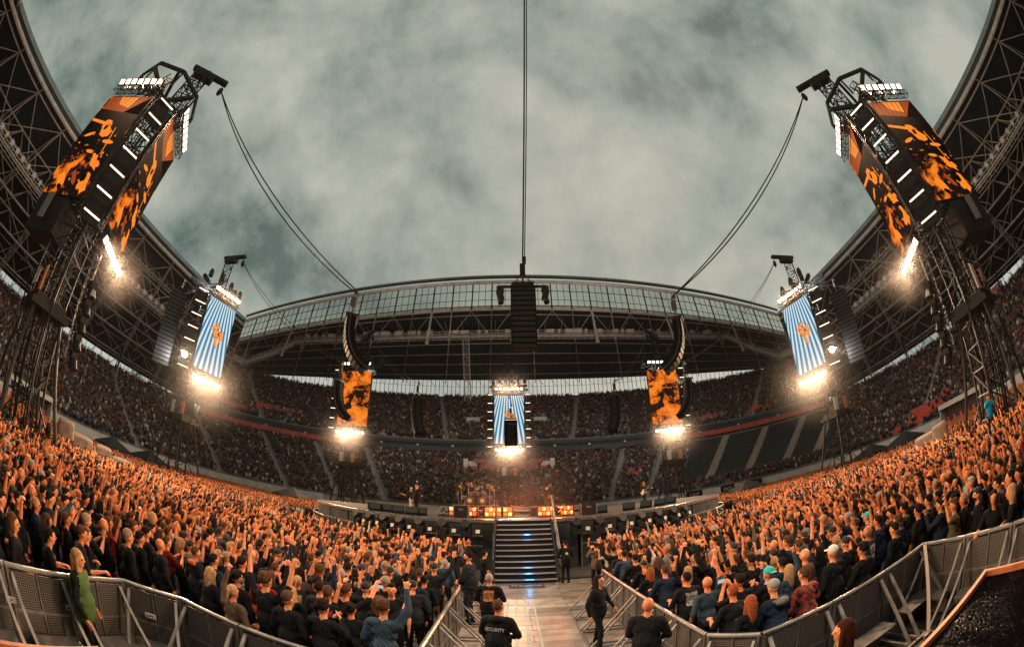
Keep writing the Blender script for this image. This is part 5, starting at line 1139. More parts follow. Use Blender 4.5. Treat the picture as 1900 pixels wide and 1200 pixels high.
def person_mesh(pose, build=1.0, jk=1.0):
    k = (pose, build, jk)
    if k in PM: return PM[k]
    P, hc = body_prims(pose, build, jk)
    R_ = remesh(prim_mesh(P), 0.013, (5500, 340, 120) if (build == 1.0 and jk == 1.0) else (5500,), 0.005 if jk == 1 else 0.010)
    res = []
    for me in R_:
        idx = sdist(P, centers(me)); me.materials.clear()
        if me is R_[0]:
            for j in range(7): me.materials.append(SKINS[0] if j == 0 else BLK)
            me.polygons.foreach_set('use_smooth', [True]*len(me.polygons)); me.polygons.foreach_set('material_index', idx); me.name = 'person_body'
        res.append((me, idx))
    PM[k] = (res, hc); return PM[k]
def cmat(n_, c, r=0.9, noise=0.25, ns=6): return mat(n_, c, r, 0, noise, ns, spec=0.15, bump=0.3)
SKINS = [mat('skin_%s' % n_, c, 0.5, 0, 0.08, 12) for n_, c in (('fair', (0.68, 0.27, 0.12)), ('ruddy', (0.64, 0.21, 0.085)), ('tan', (0.52, 0.18, 0.075)), ('brown', (0.30, 0.12, 0.06)))]
TOPS = {'black': cmat('cotton_black', (0.009, 0.010, 0.012)), 'charcoal': cmat('cotton_charcoal', (0.018, 0.021, 0.024)), 'navy': cmat('cotton_navy', (0.014, 0.024, 0.045)), 'denim': cmat('denim', (0.035, 0.06, 0.085)), 'grey': cmat('cotton_grey', (0.16, 0.16, 0.16)), 'olive': cmat('cotton_olive', (0.09, 0.08, 0.045)),
        'brown': cmat('cotton_brown', (0.10, 0.065, 0.045)), 'pale': cmat('cotton_pale', (0.42, 0.38, 0.33)), 'red': cmat('cotton_red', (0.22, 0.02, 0.012)), 'blue': cmat('jacket_blue', (0.01, 0.26, 0.50)), 'teal': cmat('cotton_teal', (0.03, 0.30, 0.32)), 'orange': cmat('cotton_orange', (0.65, 0.16, 0.03)),
        'camo': mat('camo_cloth', (0.03, 0.03, 0.02), 0.9, 0, 0, 9, col2=(0.16, 0.11, 0.06)), 'hivis': mat('hivis_green', (0.07, 0.14, 0.035), 0.95, 0, 0.12, 5), 'redprint': mat('red_print_cloth', (0.013, 0.012, 0.014), 0.9, 0, 0, 7, col2=(0.40, 0.05, 0.03))}
HAIRM = {'dark': mat('hair_dark', (0.018, 0.012, 0.010), 0.85, 0, 0.5, 60, bump=0.8, spec=0.08), 'brown': mat('hair_brown', (0.09, 0.045, 0.025), 0.85, 0, 0.5, 60, bump=0.8, spec=0.08), 'blonde': mat('hair_blonde', (0.42, 0.25, 0.12), 0.85, 0, 0.5, 60, bump=0.8, spec=0.08), 'grey': mat('hair_grey', (0.30, 0.28, 0.26), 0.6, 0, 0.4, 60, bump=0.8),
         'auburn': mat('hair_auburn', (0.05, 0.014, 0.010), 0.85, 0, 0.5, 60, bump=0.8, spec=0.08), 'red': mat('hair_red', (0.30, 0.08, 0.03), 0.85, 0, 0.5, 60, bump=0.8, spec=0.08), 'black': mat('cap_black', (0.012, 0.012, 0.014), 0.8), 'white': mat('cap_white', (0.62, 0.60, 0.57), 0.8), 'capgrey': mat('cap_grey', (0.26, 0.26, 0.24), 0.9, 0, 0.2, 30), 'beanie': mat('beanie_tan', (0.30, 0.20, 0.13), 0.9), 'tealc': mat('cap_teal', (0.03, 0.42, 0.42), 0.8)}
def hair_mesh(kind):
    """built round the head centre (0,0,0); returns hi and lo"""
    if ('h', kind) in PM: return PM[('h', kind)]
    P = []
    if kind == 'short': P = [ell_((0, -.018, .030), (.083, .097, .100), 0), ell_((0, .055, .085), (.06, .04, .035), 0)]
    elif kind == 'crop': P = [ell_((0, -.014, .018), (.080, .098, .103), 0)]
    elif kind == 'messy': P = [ell_((0, -.015, .035), (.092, .105, .105), 0)] + [ell_((.06*math.cos(a), -.01+.07*math.sin(a), .09+.015*math.sin(3*a)), (.034, .034, .03), 0) for a in np.linspace(0, 6, 9)]
    elif kind == 'long': P = [ell_((0, -.02, .028), (.092, .105, .102), 0), cap((0, -.06, -.02), (0, -.085, -.26), .088, .070, 0), cap((-.068, -.01, 0), (-.085, .0, -.24), .034, .030, 0), cap((.068, -.01, 0), (.085, .0, -.24), .034, .030, 0), cap((0, -.09, -.1), (0, -.11, -.32), .06, .03, 0)]
    elif kind == 'tail': P = [ell_((0, -.016, .022), (.084, .101, .103), 0), cap((0, -.11, .03), (0, -.15, -.12), .032, .016, 0)]
    elif kind == 'bun': P = [ell_((0, -.016, .022), (.085, .101, .103), 0), ell_((0, -.10, .075), (.042, .042, .04), 0)]
    elif kind == 'curly': P = [ell_((0, -.03, .02), (.11, .115, .12), 0)] + [ell_((.10*math.cos(a), -.05+.05*math.sin(a), -.05-.05*(i % 4)), (.045, .05, .05), 0) for i, a in enumerate(np.linspace(-3.6, .5, 14))]
    elif kind == 'cap': P = [ell_((0, -.008, .035), (.088, .106, .088), 0), ('b', (0, .125, .035), (.075, .07, .008))]
    elif kind == 'capback': P = [ell_((0, -.008, .035), (.088, .106, .088), 0), ('b', (0, -.135, .02), (.07, .06, .008))]
    elif kind == 'beanie': P = [ell_((0, -.012, .040), (.088, .106, .10), 0)]
    b = prim_mesh([p for p in P if p[0] != 'b'])
    # keep the face clear: cut away what lies in front of and below the hairline
    for p in P:
        if p[0] == 'b': b.ell(p[1], p[2], 14, 6)
    hi, lo, vlo = remesh(b, 0.010 if kind not in ('long', 'curly') else 0.013, (900, 70, 20), 0, 1)
    if kind not in ('cap', 'capback', 'beanie'):
        for v in hi.vertices:
            x, y, z = v.co; j = 0.003*math.sin(90*math.atan2(x, y+.02)+20*z) + 0.002*math.sin(140*x+60*z); n = Vector((x, y+.02, 0)); n = n.normalized() if n.length > 1e-4 else n
            v.co = v.co + n*j
    for me in (hi, lo, vlo):
        for v in me.vertices:
            x, y, z = v.co
            if y > 0.035 and z < 0.052 and abs(x) < 0.072 and not (kind.startswith('cap') and y > .1): v.co.y = 0.035 - (0.02 if z < 0.03 else 0)
    hi.materials.clear(); hi.materials.append(BLK); hi.name = 'hair'; hi.polygons.foreach_set('use_smooth', [True]*len(hi.polygons))
    PM[('h', kind)] = (hi, lo, vlo); return PM[('h', kind)]
beard_b = prim_mesh([ell_((0, .048, -.078), (.060, .058, .050), 0), ell_((0, .09, -.05), (.03, .022, .012), 0)]); BEARD = remesh(beard_b, 0.011, (300,))[0]; BEARD.materials.clear(); BEARD.materials.append(BLK); BEARD.name = 'beard'
GENDER = None
PERSONS = []
def objmat(o, i, m): o.material_slots[i].link = 'OBJECT'; o.material_slots[i].material = m
def person(x, y, pose, hair, hcol, top, label, face=None, sleeves='skin', legs='black', z=0.0, h=1.0, skin=0, beard=None, group='people in the standing crowd', build=1.0, group_off=False):
    (res, hc) = person_mesh(pose, build, 1.18 if sleeves == 'top' else 1.0); me, _ = res[0]
    o = bpy.data.objects.new('person', me); C.objects.link(o); o.location = (x, y, z); WORLD[o] = Vector((x, y, z)); o.scale = (h*1.0, h*1.0, h)
    if face is None: face = math.atan2(SC.x-x, SC.y-y) + 0.0
    o.rotation_euler = (0, 0, -face)
    tm = TOPS[top]
    for i, m in ((0, SKINS[skin]), (1, tm), (2, tm if sleeves == 'top' else SKINS[skin] if sleeves == 'skin' else TOPS[sleeves]), (3, TOPS[legs]), (4, BLK), (5, MATS['hair_dark']), (6, mat('lips', (0.30, 0.09, 0.07), 0.5))): objmat(o, i, m)
    tag(o, label, 'person', None if group_off else group)
    if hair != 'bald':
        c = bpy.data.objects.new('cap' if 'cap' in hair else 'beanie' if hair == 'beanie' else 'hair', hair_mesh(hair)[0]); C.objects.link(c); c.parent = o; c.location = hc; objmat(c, 0, HAIRM[hcol]); WORLD[c] = WORLD[o]+hc
    if beard:
        c = bpy.data.objects.new('beard', BEARD); C.objects.link(c); c.parent = o; c.location = hc; objmat(c, 0, HAIRM[beard])
    PERSONS.append((x, y)); return o
def add_print(o, txt, size, loc, mat_, back=True, width=None, rz=0.0):
    t = text_mesh('lettering' if txt else 'shirt_print', txt, size, mat_, None, (0, 0, 0), (0, 0, 0), 0.0015, width=width); t.parent = o
    for v in t.data.vertices: v.co.z += 0.0; 
    t.rotation_euler = (R(90), rz, 0) if back else (R(90), 0, R(180)); t.location = loc; return t
PRM = {k: mat('print_%s' % k, c1, 0.8, 0, 0, 22, col2=c2) for k, c1, c2 in (('white', (0.012, 0.012, 0.014), (0.42, 0.40, 0.37)), ('orange', (0.012, 0.012, 0.014), (0.55, 0.18, 0.04)), ('red', (0.012, 0.012, 0.014), (0.42, 0.04, 0.03)), ('yellow', (0.012, 0.012, 0.014), (0.5, 0.38, 0.10)))}
def shirt(o, col, back=True):
    """illegible printed patch on the cloth"""
    ev = o.data; s = -1 if back else 1; w, h = 0.22, 0.24
    b = MB(); g = []
    V_ = np.empty(len(ev.vertices)*3); ev.vertices.foreach_get('co', V_); V_ = V_.reshape(-1, 3); V_ = V_[(V_[:, 1]*s > 0) & (np.abs(V_[:, 0]) < 0.2) & (V_[:, 2] > 1.05) & (V_[:, 2] < 1.5)]
    for j in range(6):
        rw = []
        for i in range(7):
            x = -w/2+w*i/6; z = 1.18+h*j/5; d = (V_[:, 0]-x)**2+(V_[:, 2]-z)**2; k = np.argsort(d)[:4]; rw.append((x, float((V_[k, 1]*s).max())*s+s*0.006, z))
        g.append(rw)
    b.sheet(g); p = b.build('shirt_print', PRM[col]); p.parent = o; return p
def vest(o, m):
    """sleeveless over-vest that follows the torso"""
    src = o.data; c_ = centers(src); idx = np.empty(len(src.polygons), dtype=np.int32); src.polygons.foreach_get('material_index', idx)
    keep = np.where(((idx == 1) | (idx == 3)) & (np.abs(c_[:, 0]) < 0.20) & (c_[:, 2] > 0.80) & (c_[:, 2] < 1.485))[0]
    vs, fs, mp = [], [], {}
    for i in keep:
        f = []
        for j in src.polygons[i].vertices:
            if j not in mp:
                v = src.vertices[j]; fl_ = max(0, 1.15-v.co.z)*0.03; n_ = v.normal.copy(); mp[j] = len(vs); vs.append(v.co + n_*0.014 + Vector((v.co.x, v.co.y, 0)).normalized()*fl_)
            f.append(mp[j])
        fs.append(f)
    me = bpy.data.meshes.new('vest'); me.from_pydata([tuple(v) for v in vs], [], fs); me.materials.append(m); me.polygons.foreach_set('use_smooth', [True]*len(me.polygons))
    c = bpy.data.objects.new('vest', me); C.objects.link(c); c.parent = o
def hood(o, m):
    me = PM.get('hood')
    if me is None:
        me = remesh(prim_mesh([ell_((0, -.09, 1.47), (.12, .075, .07), 0), cap((-.08, .0, 1.47), (-.03, .1, 1.42), .03, .025, 0), cap((.08, .0, 1.47), (.03, .1, 1.42), .03, .025, 0)]), 0.012, (500,))[0]; me.materials.clear(); me.materials.append(BLK); me.name = 'hood'; PM['hood'] = me
        me.polygons.foreach_set('use_smooth', [True]*len(me.polygons))
    c = bpy.data.objects.new('hood', me); C.objects.link(c); c.parent = o; objmat(c, 0, m)

# ---- staff in the aisle and the pit
g = person(-0.25, 6.05, 'clasp', 'crop', 'brown', 'black', 'guard seen from behind with white SECURITY lettering on a black hooded jacket', face=0.35, sleeves='top', build=1.12, group='stewards and guards', skin=1)
add_print(g, 'SECURITY', 0.085, (0.0, -0.142, 1.30), WPAN, width=0.30); hood(g, TOPS['black'])
g = person(-0.52, 8.45, 'clasp', 'crop', 'grey', 'black', 'broad guard in a black printed sweatshirt facing the stairs in the aisle', face=0.1, sleeves='top', build=1.12, group='stewards and guards', skin=1)
shirt(g, 'orange')
person(-0.98, 8.9, 'clasp', 'short', 'dark', 'charcoal', 'tall bearded steward in dark jacket standing on the barrier step, facing the crowd', face=-1.3, sleeves='top', z=0.42, h=1.0, beard='dark', group='stewards and guards', legs='charcoal', build=1.12)
person(-0.97, 13.4, 'walk', 'tail', 'dark', 'black', 'dark-haired woman in black standing by the stage skirt beside the stairs', face=0.9, group='stewards and guards', h=0.95)
g = person(1.9, 15.5, 'clasp', 'crop', 'dark', 'black', 'guard with a round badge on his back leaning at the foot of the stairs', face=-0.2, sleeves='top', group='stewards and guards', build=1.12)
pass
b = MB(); b.tube((0, -0.142, 1.28), (0, -0.146, 1.28), 0.06, 12, caps=True); bo = b.build('badge', WPAN); bo.parent = g
person(1.62, 7.95, 'walk', 'long', 'dark', 'black', 'woman guard with long dark hair in black walking down the aisle', face=2.3, sleeves='top', group='stewards and guards', h=0.97)
person(1.78, 5.35, 'clasp', 'bald', 'dark', 'black', 'bald broad guard in a black coat with his back to the camera', face=0.6, sleeves='top', group='stewards and guards', skin=1, build=1.2, h=1.01)
g = person(-4.95, 2.45, 'down', 'long', 'blonde', 'black', 'long-haired steward in a green hi-vis vest standing in the pit', face=0.85, sleeves='top', group='stewards and guards', h=0.96); vest(g, TOPS['hivis'])
g = person(2.80, 2.55, 'down', 'long', 'auburn', 'black', 'auburn-haired steward in green vest low beside the wet deck', face=-0.75, sleeves='top', group='stewards and guards', h=0.96); vest(g, TOPS['hivis'])
person(-22.8, 8.9, 'clasp', 'cap', 'tealc', 'black', 'man in a pale blue cap and dark coat beside the rain-covered cameras', sleeves='top', z=1.0, group='camera crew')
person(18.9, 6.6, 'phone', 'cap', 'brown', 'blue', 'man in a bright blue jacket standing high at the tower foot', sleeves='top', z=1.35, group='camera crew', face=-2.0)
for (x, y, z, s) in ((-22.8, 8.9, 1.0, 'the man in a pale blue cap'), (18.9, 6.6, 1.35, 'the man in a bright blue jacket')):
    t = thing('riser_platform', (x, y, 0), 'small dark camera riser under %s' % s, 'riser'); b = MB(); b.box((x, y, z-0.06), (2.2, 1.6, 0.12)); b.build('deck_board', BLK, t)
    for sx in (-1, 1):
        for sy in (-1, 1): b = MB(); b.tube((x+sx, y+sy*0.7, 0), (x+sx, y+sy*0.7, z-0.1), 0.04, 5); b.build('leg', DKST, t)
# ---- the band
def guitar(x, y, z, face, tilt, col, label):
    t = thing('electric_guitar', (x, y, z), label, 'guitar', 'guitars of the band'); t.rotation_euler = (0, tilt, -face)
    def outline(pts, d, m, nm):
        b = MB(); n = len(pts); b.add([(p[0], -d/2, p[1]) for p in pts]+[(p[0], d/2, p[1]) for p in pts], [tuple(range(n)), tuple(range(2*n-1, n-1, -1))]+[(i, n+i, n+(i+1) % n, (i+1) % n) for i in range(n)])
        o = b.build(nm, m); o.parent = t; o.location = (0, 0, 0)
    outline([(0.26, .0), (.2, .14), (.05, .11), (-.1, .19), (-.2, .12), (-.12, .04), (-.12, -.04), (-.2, -.1), (-.1, -.17), (.05, -.12), (.2, -.15)], 0.045, col, 'guitar_body')
    outline([(-.1, .022), (-.75, .018), (-.75, -.018), (-.1, -.022)], 0.025, mat('maple_neck', (0.35, 0.2, 0.1), 0.4), 'neck'); outline([(-.75, .03), (-.95, .05), (-.93, -.01), (-.75, -.03)], 0.02, BLK, 'headstock'); return t
s_ = person(-6.1, 25.3, 'fist', 'cap', 'beanie', 'black', 'singer in a pale hat and black coat pointing one arm up on the stage', face=0.8, sleeves='top', z=ZS+.004, h=1.04, group='band members', legs='black')
person(-7.1, 27.9, 'guitar', 'messy', 'grey', 'charcoal', 'band member in pale trousers playing behind the hatted singer', face=-0.9, z=ZS+.004, legs='pale', group='band members', h=0.98)
guitar(-7.35, 27.95, ZS+1.05, -0.9, 0.3, mat('guitar_black', (0.02, 0.02, 0.02), 0.3), 'dark guitar of the band member in pale trousers')
person(2.0, 25.9, 'crouch', 'messy', 'dark', 'black', 'crouching guitarist with one arm out above the orange lamps', face=0.9, z=ZS+0.604, group='band members', legs='brown'); guitar(2.25, 26.0, ZS+0.6+0.62, 0.9, 0.2, mat('guitar_wood', (0.5, 0.3, 0.15), 0.3), 'wooden guitar of the crouching guitarist')
person(9.6, 29.4, 'guitar', 'curly', 'red', 'charcoal', 'long-haired guitarist playing near the end of the stage', face=2.7, z=ZS+.004, group='band members', sleeves='top', h=1.03); guitar(9.45, 29.1, ZS+1.06, 2.7, 0.6, mat('guitar_white', (0.7, 0.62, 0.5), 0.3), 'pale guitar of the long-haired guitarist')
person(-2.5, 28.1, 'both', 'messy', 'brown', 'black', 'drummer with raised arms behind the cymbals', face=3.1, z=ZS+0.35, group='band members', h=0.95)
for x, y, s in ((-5.2, 22.6, 'near the singer'), (8.6, 25.9, 'before the long-haired guitarist'), (0.9, 24.2, 'behind the orange lamps')):
    t = thing('microphone_stand', (x, y, ZS), 'thin black microphone stand ' + s, 'mic stand', 'microphone stands'); b = MB(); b.tube((x, y, ZS), (x, y, ZS+1.5), 0.016, 5); b.build('pole', DKST, t); b = MB(); b.tube((x, y, ZS+0.01), (x, y, ZS+0.03), 0.15, 10, caps=True); b.build('base', BLK, t); b = MB(); b.tube((x, y, ZS+1.48), (x+0.05, y+0.1, ZS+1.55), 0.025, 6, caps=True); b.build('microphone', DKST, t)
# ---- people in the front rows, each one from the photograph
def HP(x, y, pose, hair, hcol, top, label, **k):
    return person(x, y, pose, hair, hcol, top, label, **k)
HERO = []
def H(x, y, pose, hair, hcol, top, ref, label, **k): HERO.append((x, y, ref)); o = HP(x, y, pose, hair, hcol, top, label, **k); return o
H(-6.77, 4.05, 'down', 'bald', 'dark', 'black', 'the bald man in a dark coat', 'bald man in a dark coat seen in profile near the corner barrier', sleeves='top', beard='grey', skin=1)
o = H(-5.75, 2.2, 'rail', 'tail', 'dark', 'black', 'the woman leaning on the rail', 'dark-haired woman in a printed black shirt leaning her arm over the rail', h=0.95); shirt(o, 'orange', False)
H(-5.95, 2.95, 'rail', 'short', 'brown', 'charcoal', 'the bare-armed man at the rail', 'bare-armed man resting his hand on the rail beside the leaning woman', skin=1)
H(-4.55, 4.78, 'rail', 'long', 'blonde', 'black', 'the long-haired blonde woman', 'woman with long straight blonde hair seen from behind at the barrier', sleeves='top', h=0.95)
H(-4.05, 5.0, 'down', 'short', 'dark', 'black', 'the curly-bearded man', 'dark-haired bearded man in black beside the blonde woman at the barrier', sleeves='top', beard='dark')
H(-5.85, 4.84, 'down', 'bald', 'dark', 'charcoal', 'the round bald man', 'round bald head in charcoal jacket behind the angled barrier', sleeves='top', skin=1)
H(-6.2, 4.6, 'down', 'short', 'dark', 'black', 'the man in a zip coat', 'young man with combed dark hair in a black zip coat', sleeves='top')
o = H(-5.45, 5.45, 'down', 'crop', 'brown', 'charcoal', 'the man with an orange hood', 'cropped-haired man with an orange hood over a dark coat', sleeves='top'); hood(o, TOPS['orange'])
H(-5.0, 5.5, 'wave', 'crop', 'dark', 'navy', 'the man waving in navy', 'dark cropped man in navy waving his open hand', sleeves='top')
H(-5.1, 6.0, 'down', 'capback', 'beanie', 'black', 'the man in a tan cap', 'man in a tan cap seen from behind among black shirts', sleeves='top')
H(-3.45, 4.95, 'both', 'messy', 'brown', 'black', 'the tall man with both arms up', 'tall brown-haired man in a black t-shirt stretching both arms up', h=1.08)
H(-2.98, 4.8, 'down', 'short', 'brown', 'black', 'the brown-haired man in front', 'brown-haired man in black with ear showing, low by the barrier', sleeves='top')
H(-2.45, 4.85, 'clap', 'messy', 'dark', 'black', 'the dark messy-haired man', 'man with messy dark hair clapping low by the barrier', sleeves='top')
H(-3.0, 5.85, 'point', 'crop', 'dark', 'charcoal', 'the man with a shaved nape', 'man with shaved nape pointing ahead in a charcoal jacket', sleeves='top')
H(-3.25, 7.3, 'horns', 'crop', 'grey', 'black', 'the balding man', 'balding man with one hand in a horns sign', skin=1)
H(-2.45, 6.5, 'phone', 'cap', 'black', 'black', 'the man filming in a black cap', 'man in a black cap filming with both hands', sleeves='top')
H(-1.72, 5.2, 'hornsup', 'messy', 'brown', 'denim', 'the man in a denim jacket', 'brown-haired man in a denim jacket with one arm straight up', sleeves='top', h=1.04)
H(-2.05, 6.7, 'down', 'short', 'dark', 'black', 'the man facing the camera', 'man turned round with his face to the camera', face=2.9)
H(-2.9, 9.0, 'bothhorns', 'beanie', 'beanie', 'charcoal', 'the man in a tan beanie', 'man in a tan beanie making horns with both hands')
H(-2.6, 8.4, 'both', 'capback', 'black', 'black', 'the backwards black cap', 'man in a backwards black cap with both arms raised')
H(-3.45, 8.15, 'down', 'crop', 'dark', 'black', 'the cropped dark-haired man', 'cropped dark-haired man between raised hands')
H(-3.85, 8.6, 'fist', 'crop', 'brown', 'charcoal', 'the man raising a fist in charcoal', 'brown cropped man raising a fist in charcoal', skin=1)
H(-4.6, 9.0, 'clap', 'short', 'dark', 'black', 'the man clapping in dark glasses', 'dark-haired man clapping, several rows behind the tall man', beard='dark')
H(-5.7, 9.2, 'down', 'short', 'dark', 'black', 'the young man looking round', 'young man with a side parting glancing round in the crowd', face=1.4)
H(-4.1, 9.9, 'hornsup', 'bald', 'dark', 'black', 'the bald man with a horns sign', 'bald man with his horns sign held high', skin=1)
H(-6.2, 3.3, 'down', 'tail', 'brown', 'black', 'the woman behind the rail', 'brown-haired woman in black just behind the rail and the leaning woman', h=0.95)
H(-6.6, 1.6, 'fist', 'short', 'dark', 'black', 'the man with a raised fist', 'dark-haired man raising his fist over the mesh barrier')
H(-6.4, 0.7, 'clap', 'crop', 'brown', 'navy', 'the clapping man in navy', 'brown cropped man clapping in navy at the mesh barrier', sleeves='top')
H(-6.0, -0.2, 'down', 'long', 'dark', 'black', 'the woman with long dark hair', 'woman with long dark hair at the edge of the mesh barrier', h=0.95)
# far side of the aisle
H(2.75, 13.9, 'phone', 'crop', 'dark', 'camo', 'the man in a camouflage jacket', 'man in a camouflage jacket filming where the aisle barrier ends', sleeves='top')
H(2.95, 12.2, 'both', 'short', 'dark', 'black', 'the man with raised palms', 'dark-haired man raising both palms near the end of the aisle barrier', sleeves='top')
H(2.95, 11.4, 'down', 'bald', 'dark', 'charcoal', 'the bald man by the barrier end', 'bald man in charcoal leaning near the end of the aisle barrier', skin=1)
H(2.95, 10.8, 'rail', 'crop', 'dark', 'denim', 'the man in a pale denim shirt', 'cropped man in a denim shirt holding the aisle rail', sleeves='top')
H(2.95, 9.9, 'clasp', 'short', 'dark', 'black', 'the man looking down the aisle', 'dark-haired man in black with folded hands at the aisle rail', sleeves='top')
o = H(3.0, 9.2, 'rail', 'cap', 'black', 'black', 'the woman in a dark cap', 'woman in a dark cap with an orange hood at the aisle rail', sleeves='top', h=0.95); hood(o, TOPS['orange'])
H(2.85, 8.3, 'rail', 'long', 'red', 'black', 'the auburn woman at the rail', 'woman with wavy auburn hair resting both arms on the aisle rail', sleeves='top', h=0.93)
H(2.95, 7.65, 'rail', 'crop', 'brown', 'navy', 'the man in a navy sweater', 'brown cropped man in a navy sweater bent over the aisle rail', sleeves='top')
H(3.1, 7.1, 'down', 'bun', 'blonde', 'black', 'the woman with a braided bun', 'woman with a blonde braided bun at the aisle rail', h=0.93)
o = H(2.95, 6.55, 'rail', 'crop', 'dark', 'black', 'the man with a printed back', 'broad man in a black sleeveless shirt with small white print', build=1.2, skin=1); shirt(o, 'white')
H(3.0, 5.95, 'hornsup', 'bald', 'dark', 'denim', 'the man with a tattooed raised arm', 'balding man with one bare arm raised straight up at the aisle rail', skin=1)
H(3.35, 5.5, 'phone', 'short', 'dark', 'black', 'the man holding a phone in front', 'dark-haired man holding something up in front of his face by the corner', skin=1)
H(3.45, 6.3, 'point', 'tail', 'red', 'black', 'the ginger ponytail', 'woman with a ginger ponytail pointing in the crowd', h=0.95)
o = H(2.98, 4.95, 'rail', 'crop', 'red', 'black', 'the man with white back lettering', 'ginger cropped man in a black shirt with white lettering on the back', skin=1, build=1.12); add_print(o, 'DAMN', 0.10, (0.0, -0.19, 1.28), WPAN)
H(3.0, 4.62, 'down', 'long', 'red', 'black', 'the woman with long ginger hair', 'woman with long ginger hair seen from behind at the corner', sleeves='top', h=0.93)
H(3.85, 5.4, 'clap', 'capback', 'tealc', 'black', 'the man in a teal-brimmed cap', 'bearded man in a cap with a teal brim turned backwards', sleeves='top', beard='grey')
o = H(3.4, 4.5, 'rail', 'cap', 'capgrey', 'navy', 'the man in a grey cap', 'man in a grey cap and navy jacket with a grey hood leaning on the rail', sleeves='top', build=1.12); hood(o, TOPS['grey'])
H(4.15, 6.4, 'both', 'short', 'dark', 'black', 'the man seen from behind with both arms up', 'dark-haired man seen from behind, black t-shirt, both arms up', h=1.04)
H(3.9, 6.85, 'fist', 'short', 'dark', 'black', 'the man in the emblem shirt', 'dark-haired man in black raising his fist behind the ginger ponytail')
H(4.0, 4.52, 'rail', 'crop', 'brown', 'redprint', 'the shouting man', 'shouting man with short fair hair in a red printed shirt', sleeves='top')
H(4.84, 4.85, 'down', 'cap', 'white', 'black', 'the big man in a white cap', 'big man in a white cap and black hoodie looking down', sleeves='top', build=1.2, h=1.04)
H(5.6, 5.25, 'down', 'cap', 'black', 'black', 'the man in a black cap', 'man in a black cap and black t-shirt behind the big white cap')
H(5.15, 4.4, 'clasp', 'messy', 'dark', 'black', 'the man in glasses', 'dark messy-haired man in black holding a cup at the barrier', sleeves='top')
H(6.2, 4.45, 'down', 'short', 'dark', 'black', 'the dark-haired man by the tall post', 'dark-haired man looking up beside the tall pale post', sleeves='top')
H(6.75, 4.75, 'down', 'messy', 'brown', 'navy', 'the brown-haired man by the tall post', 'brown-haired man in navy just behind the tall pale post', sleeves='top')
o = H(7.6, 6.35, 'down', 'cap', 'tealc', 'grey', 'the man in a teal cap', 'man in a bright teal cap and grey hood', sleeves='top'); hood(o, TOPS['grey'])
H(7.7, 7.4, 'down', 'bald', 'dark', 'black', 'the bald profile', 'bald man in profile a row behind the teal cap', skin=1)
H(6.35, 6.7, 'clap', 'short', 'dark', 'charcoal', 'the short-haired man clapping', 'short-haired man clapping in charcoal between caps')
H(7.1, 8.65, 'down', 'crop', 'dark', 'olive', 'the man in an olive shirt', 'man in an olive t-shirt seen from behind')
H(8.85, 4.5, 'down', 'short', 'dark', 'black', 'the tall bearded man', 'tall bearded man in black above the rows near the wet deck', beard='dark', h=1.06)
H(9.1, 4.05, 'down', 'bald', 'dark', 'pale', 'the bald man in a pale shirt', 'bald man in a pale long-sleeved shirt near the wet deck side', sleeves='top', h=1.05, skin=1)
H(8.6, 3.7, 'wave', 'short', 'grey', 'black', 'the grey-haired man waving', 'grey-haired man in black waving beside the pale shirt')
H(8.65, 3.2, 'down', 'bald', 'dark', 'charcoal', 'the bald man in charcoal', 'bald man in a charcoal sweatshirt next to the waving grey-haired man', sleeves='top', skin=1)
H(7.05, 2.5, 'rail', 'long', 'dark', 'black', 'the woman leaning over the rail', 'woman with dark hair leaning over the rail above the wet deck', face=-1.9, h=0.97)
H(6.95, 1.95, 'rail', 'curly', 'blonde', 'black', 'the curly blonde woman', 'woman with curly blonde hair at the rail above the wet deck', sleeves='top', h=0.96)
H(6.95, 1.35, 'down', 'bun', 'dark', 'black', 'the woman with tied dark hair', 'woman with tied dark hair at the very edge of the rail', h=0.96)
H(7.4, 4.0, 'phone', 'short', 'dark', 'navy', 'the man filming in navy', 'man in a navy sweatshirt filming beside the barrier corner', sleeves='top')
# phones held in the air
for (x, y, z, s, rz) in ((-2.30, 6.83, 1.66, 'the black-capped man', -0.1), (3.2, 5.86, 1.66, 'the man by the corner', 0.1), (7.13, 4.23, 1.66, 'the man in navy', 0.7)):
    t = thing('phone', (x, y, z), 'small dark phone held up by %s' % s, 'phone', 'phones held up'); b = MB(); rr = Matrix.Rotation(rz, 3, 'Z'); b.box((x, y, z), (0.15, 0.009, 0.075), rr); b.build('case', BLK, t); b = MB(); b.box(Vector((x, y, z))+rr @ Vector((0, -0.006, 0)), (0.135, 0.003, 0.066), rr); b.build('display', mat('phone_screen', (0.3, 0.4, 0.45), 0.2, emit=(0.5, 0.6, 0.65), estr=0.6), t)

# ---- the rest of the floor crowd
def floor_ok(x, y):
    if -5.75 < x < 7.0 and y < 4.55: return False
    if -5.75 < x < -4.3 and y < 4.4: return False
    if -1.75 < x < 2.92 and y < 17.5: return False
    if math.hypot(x-SC.x, y-SC.y) < 19.9: return False
    if math.hypot(x+25, y-7.4) < 3.0 or math.hypot(x-26.1, y-8.3) < 3.0 or math.hypot(x+37.9, y-34) < 3.0 or math.hypot(x-37.9, y-35.4) < 3: return False
    if -29 < x < -26.2 and 11 < y < 21: return False
    if 26.3 < x < 29 and 13 < y < 19: return False
    if math.hypot(x+22.8, y-8.9) < 1.3 or math.hypot(x-18.9, y-6.6) < 1.3: return False
    r = (abs(x-CX)/(SA-4))**SN + (abs(y-CY)/(SB-4))**SN
    if r > 1: return False
    if x < -44 and abs(y-33) < 6 or x > 43 and 28 < y < 41: return False
    return y > -7 and (y < 60)
cand = []
sp0 = 0.50; jj = 0; y = -7.0
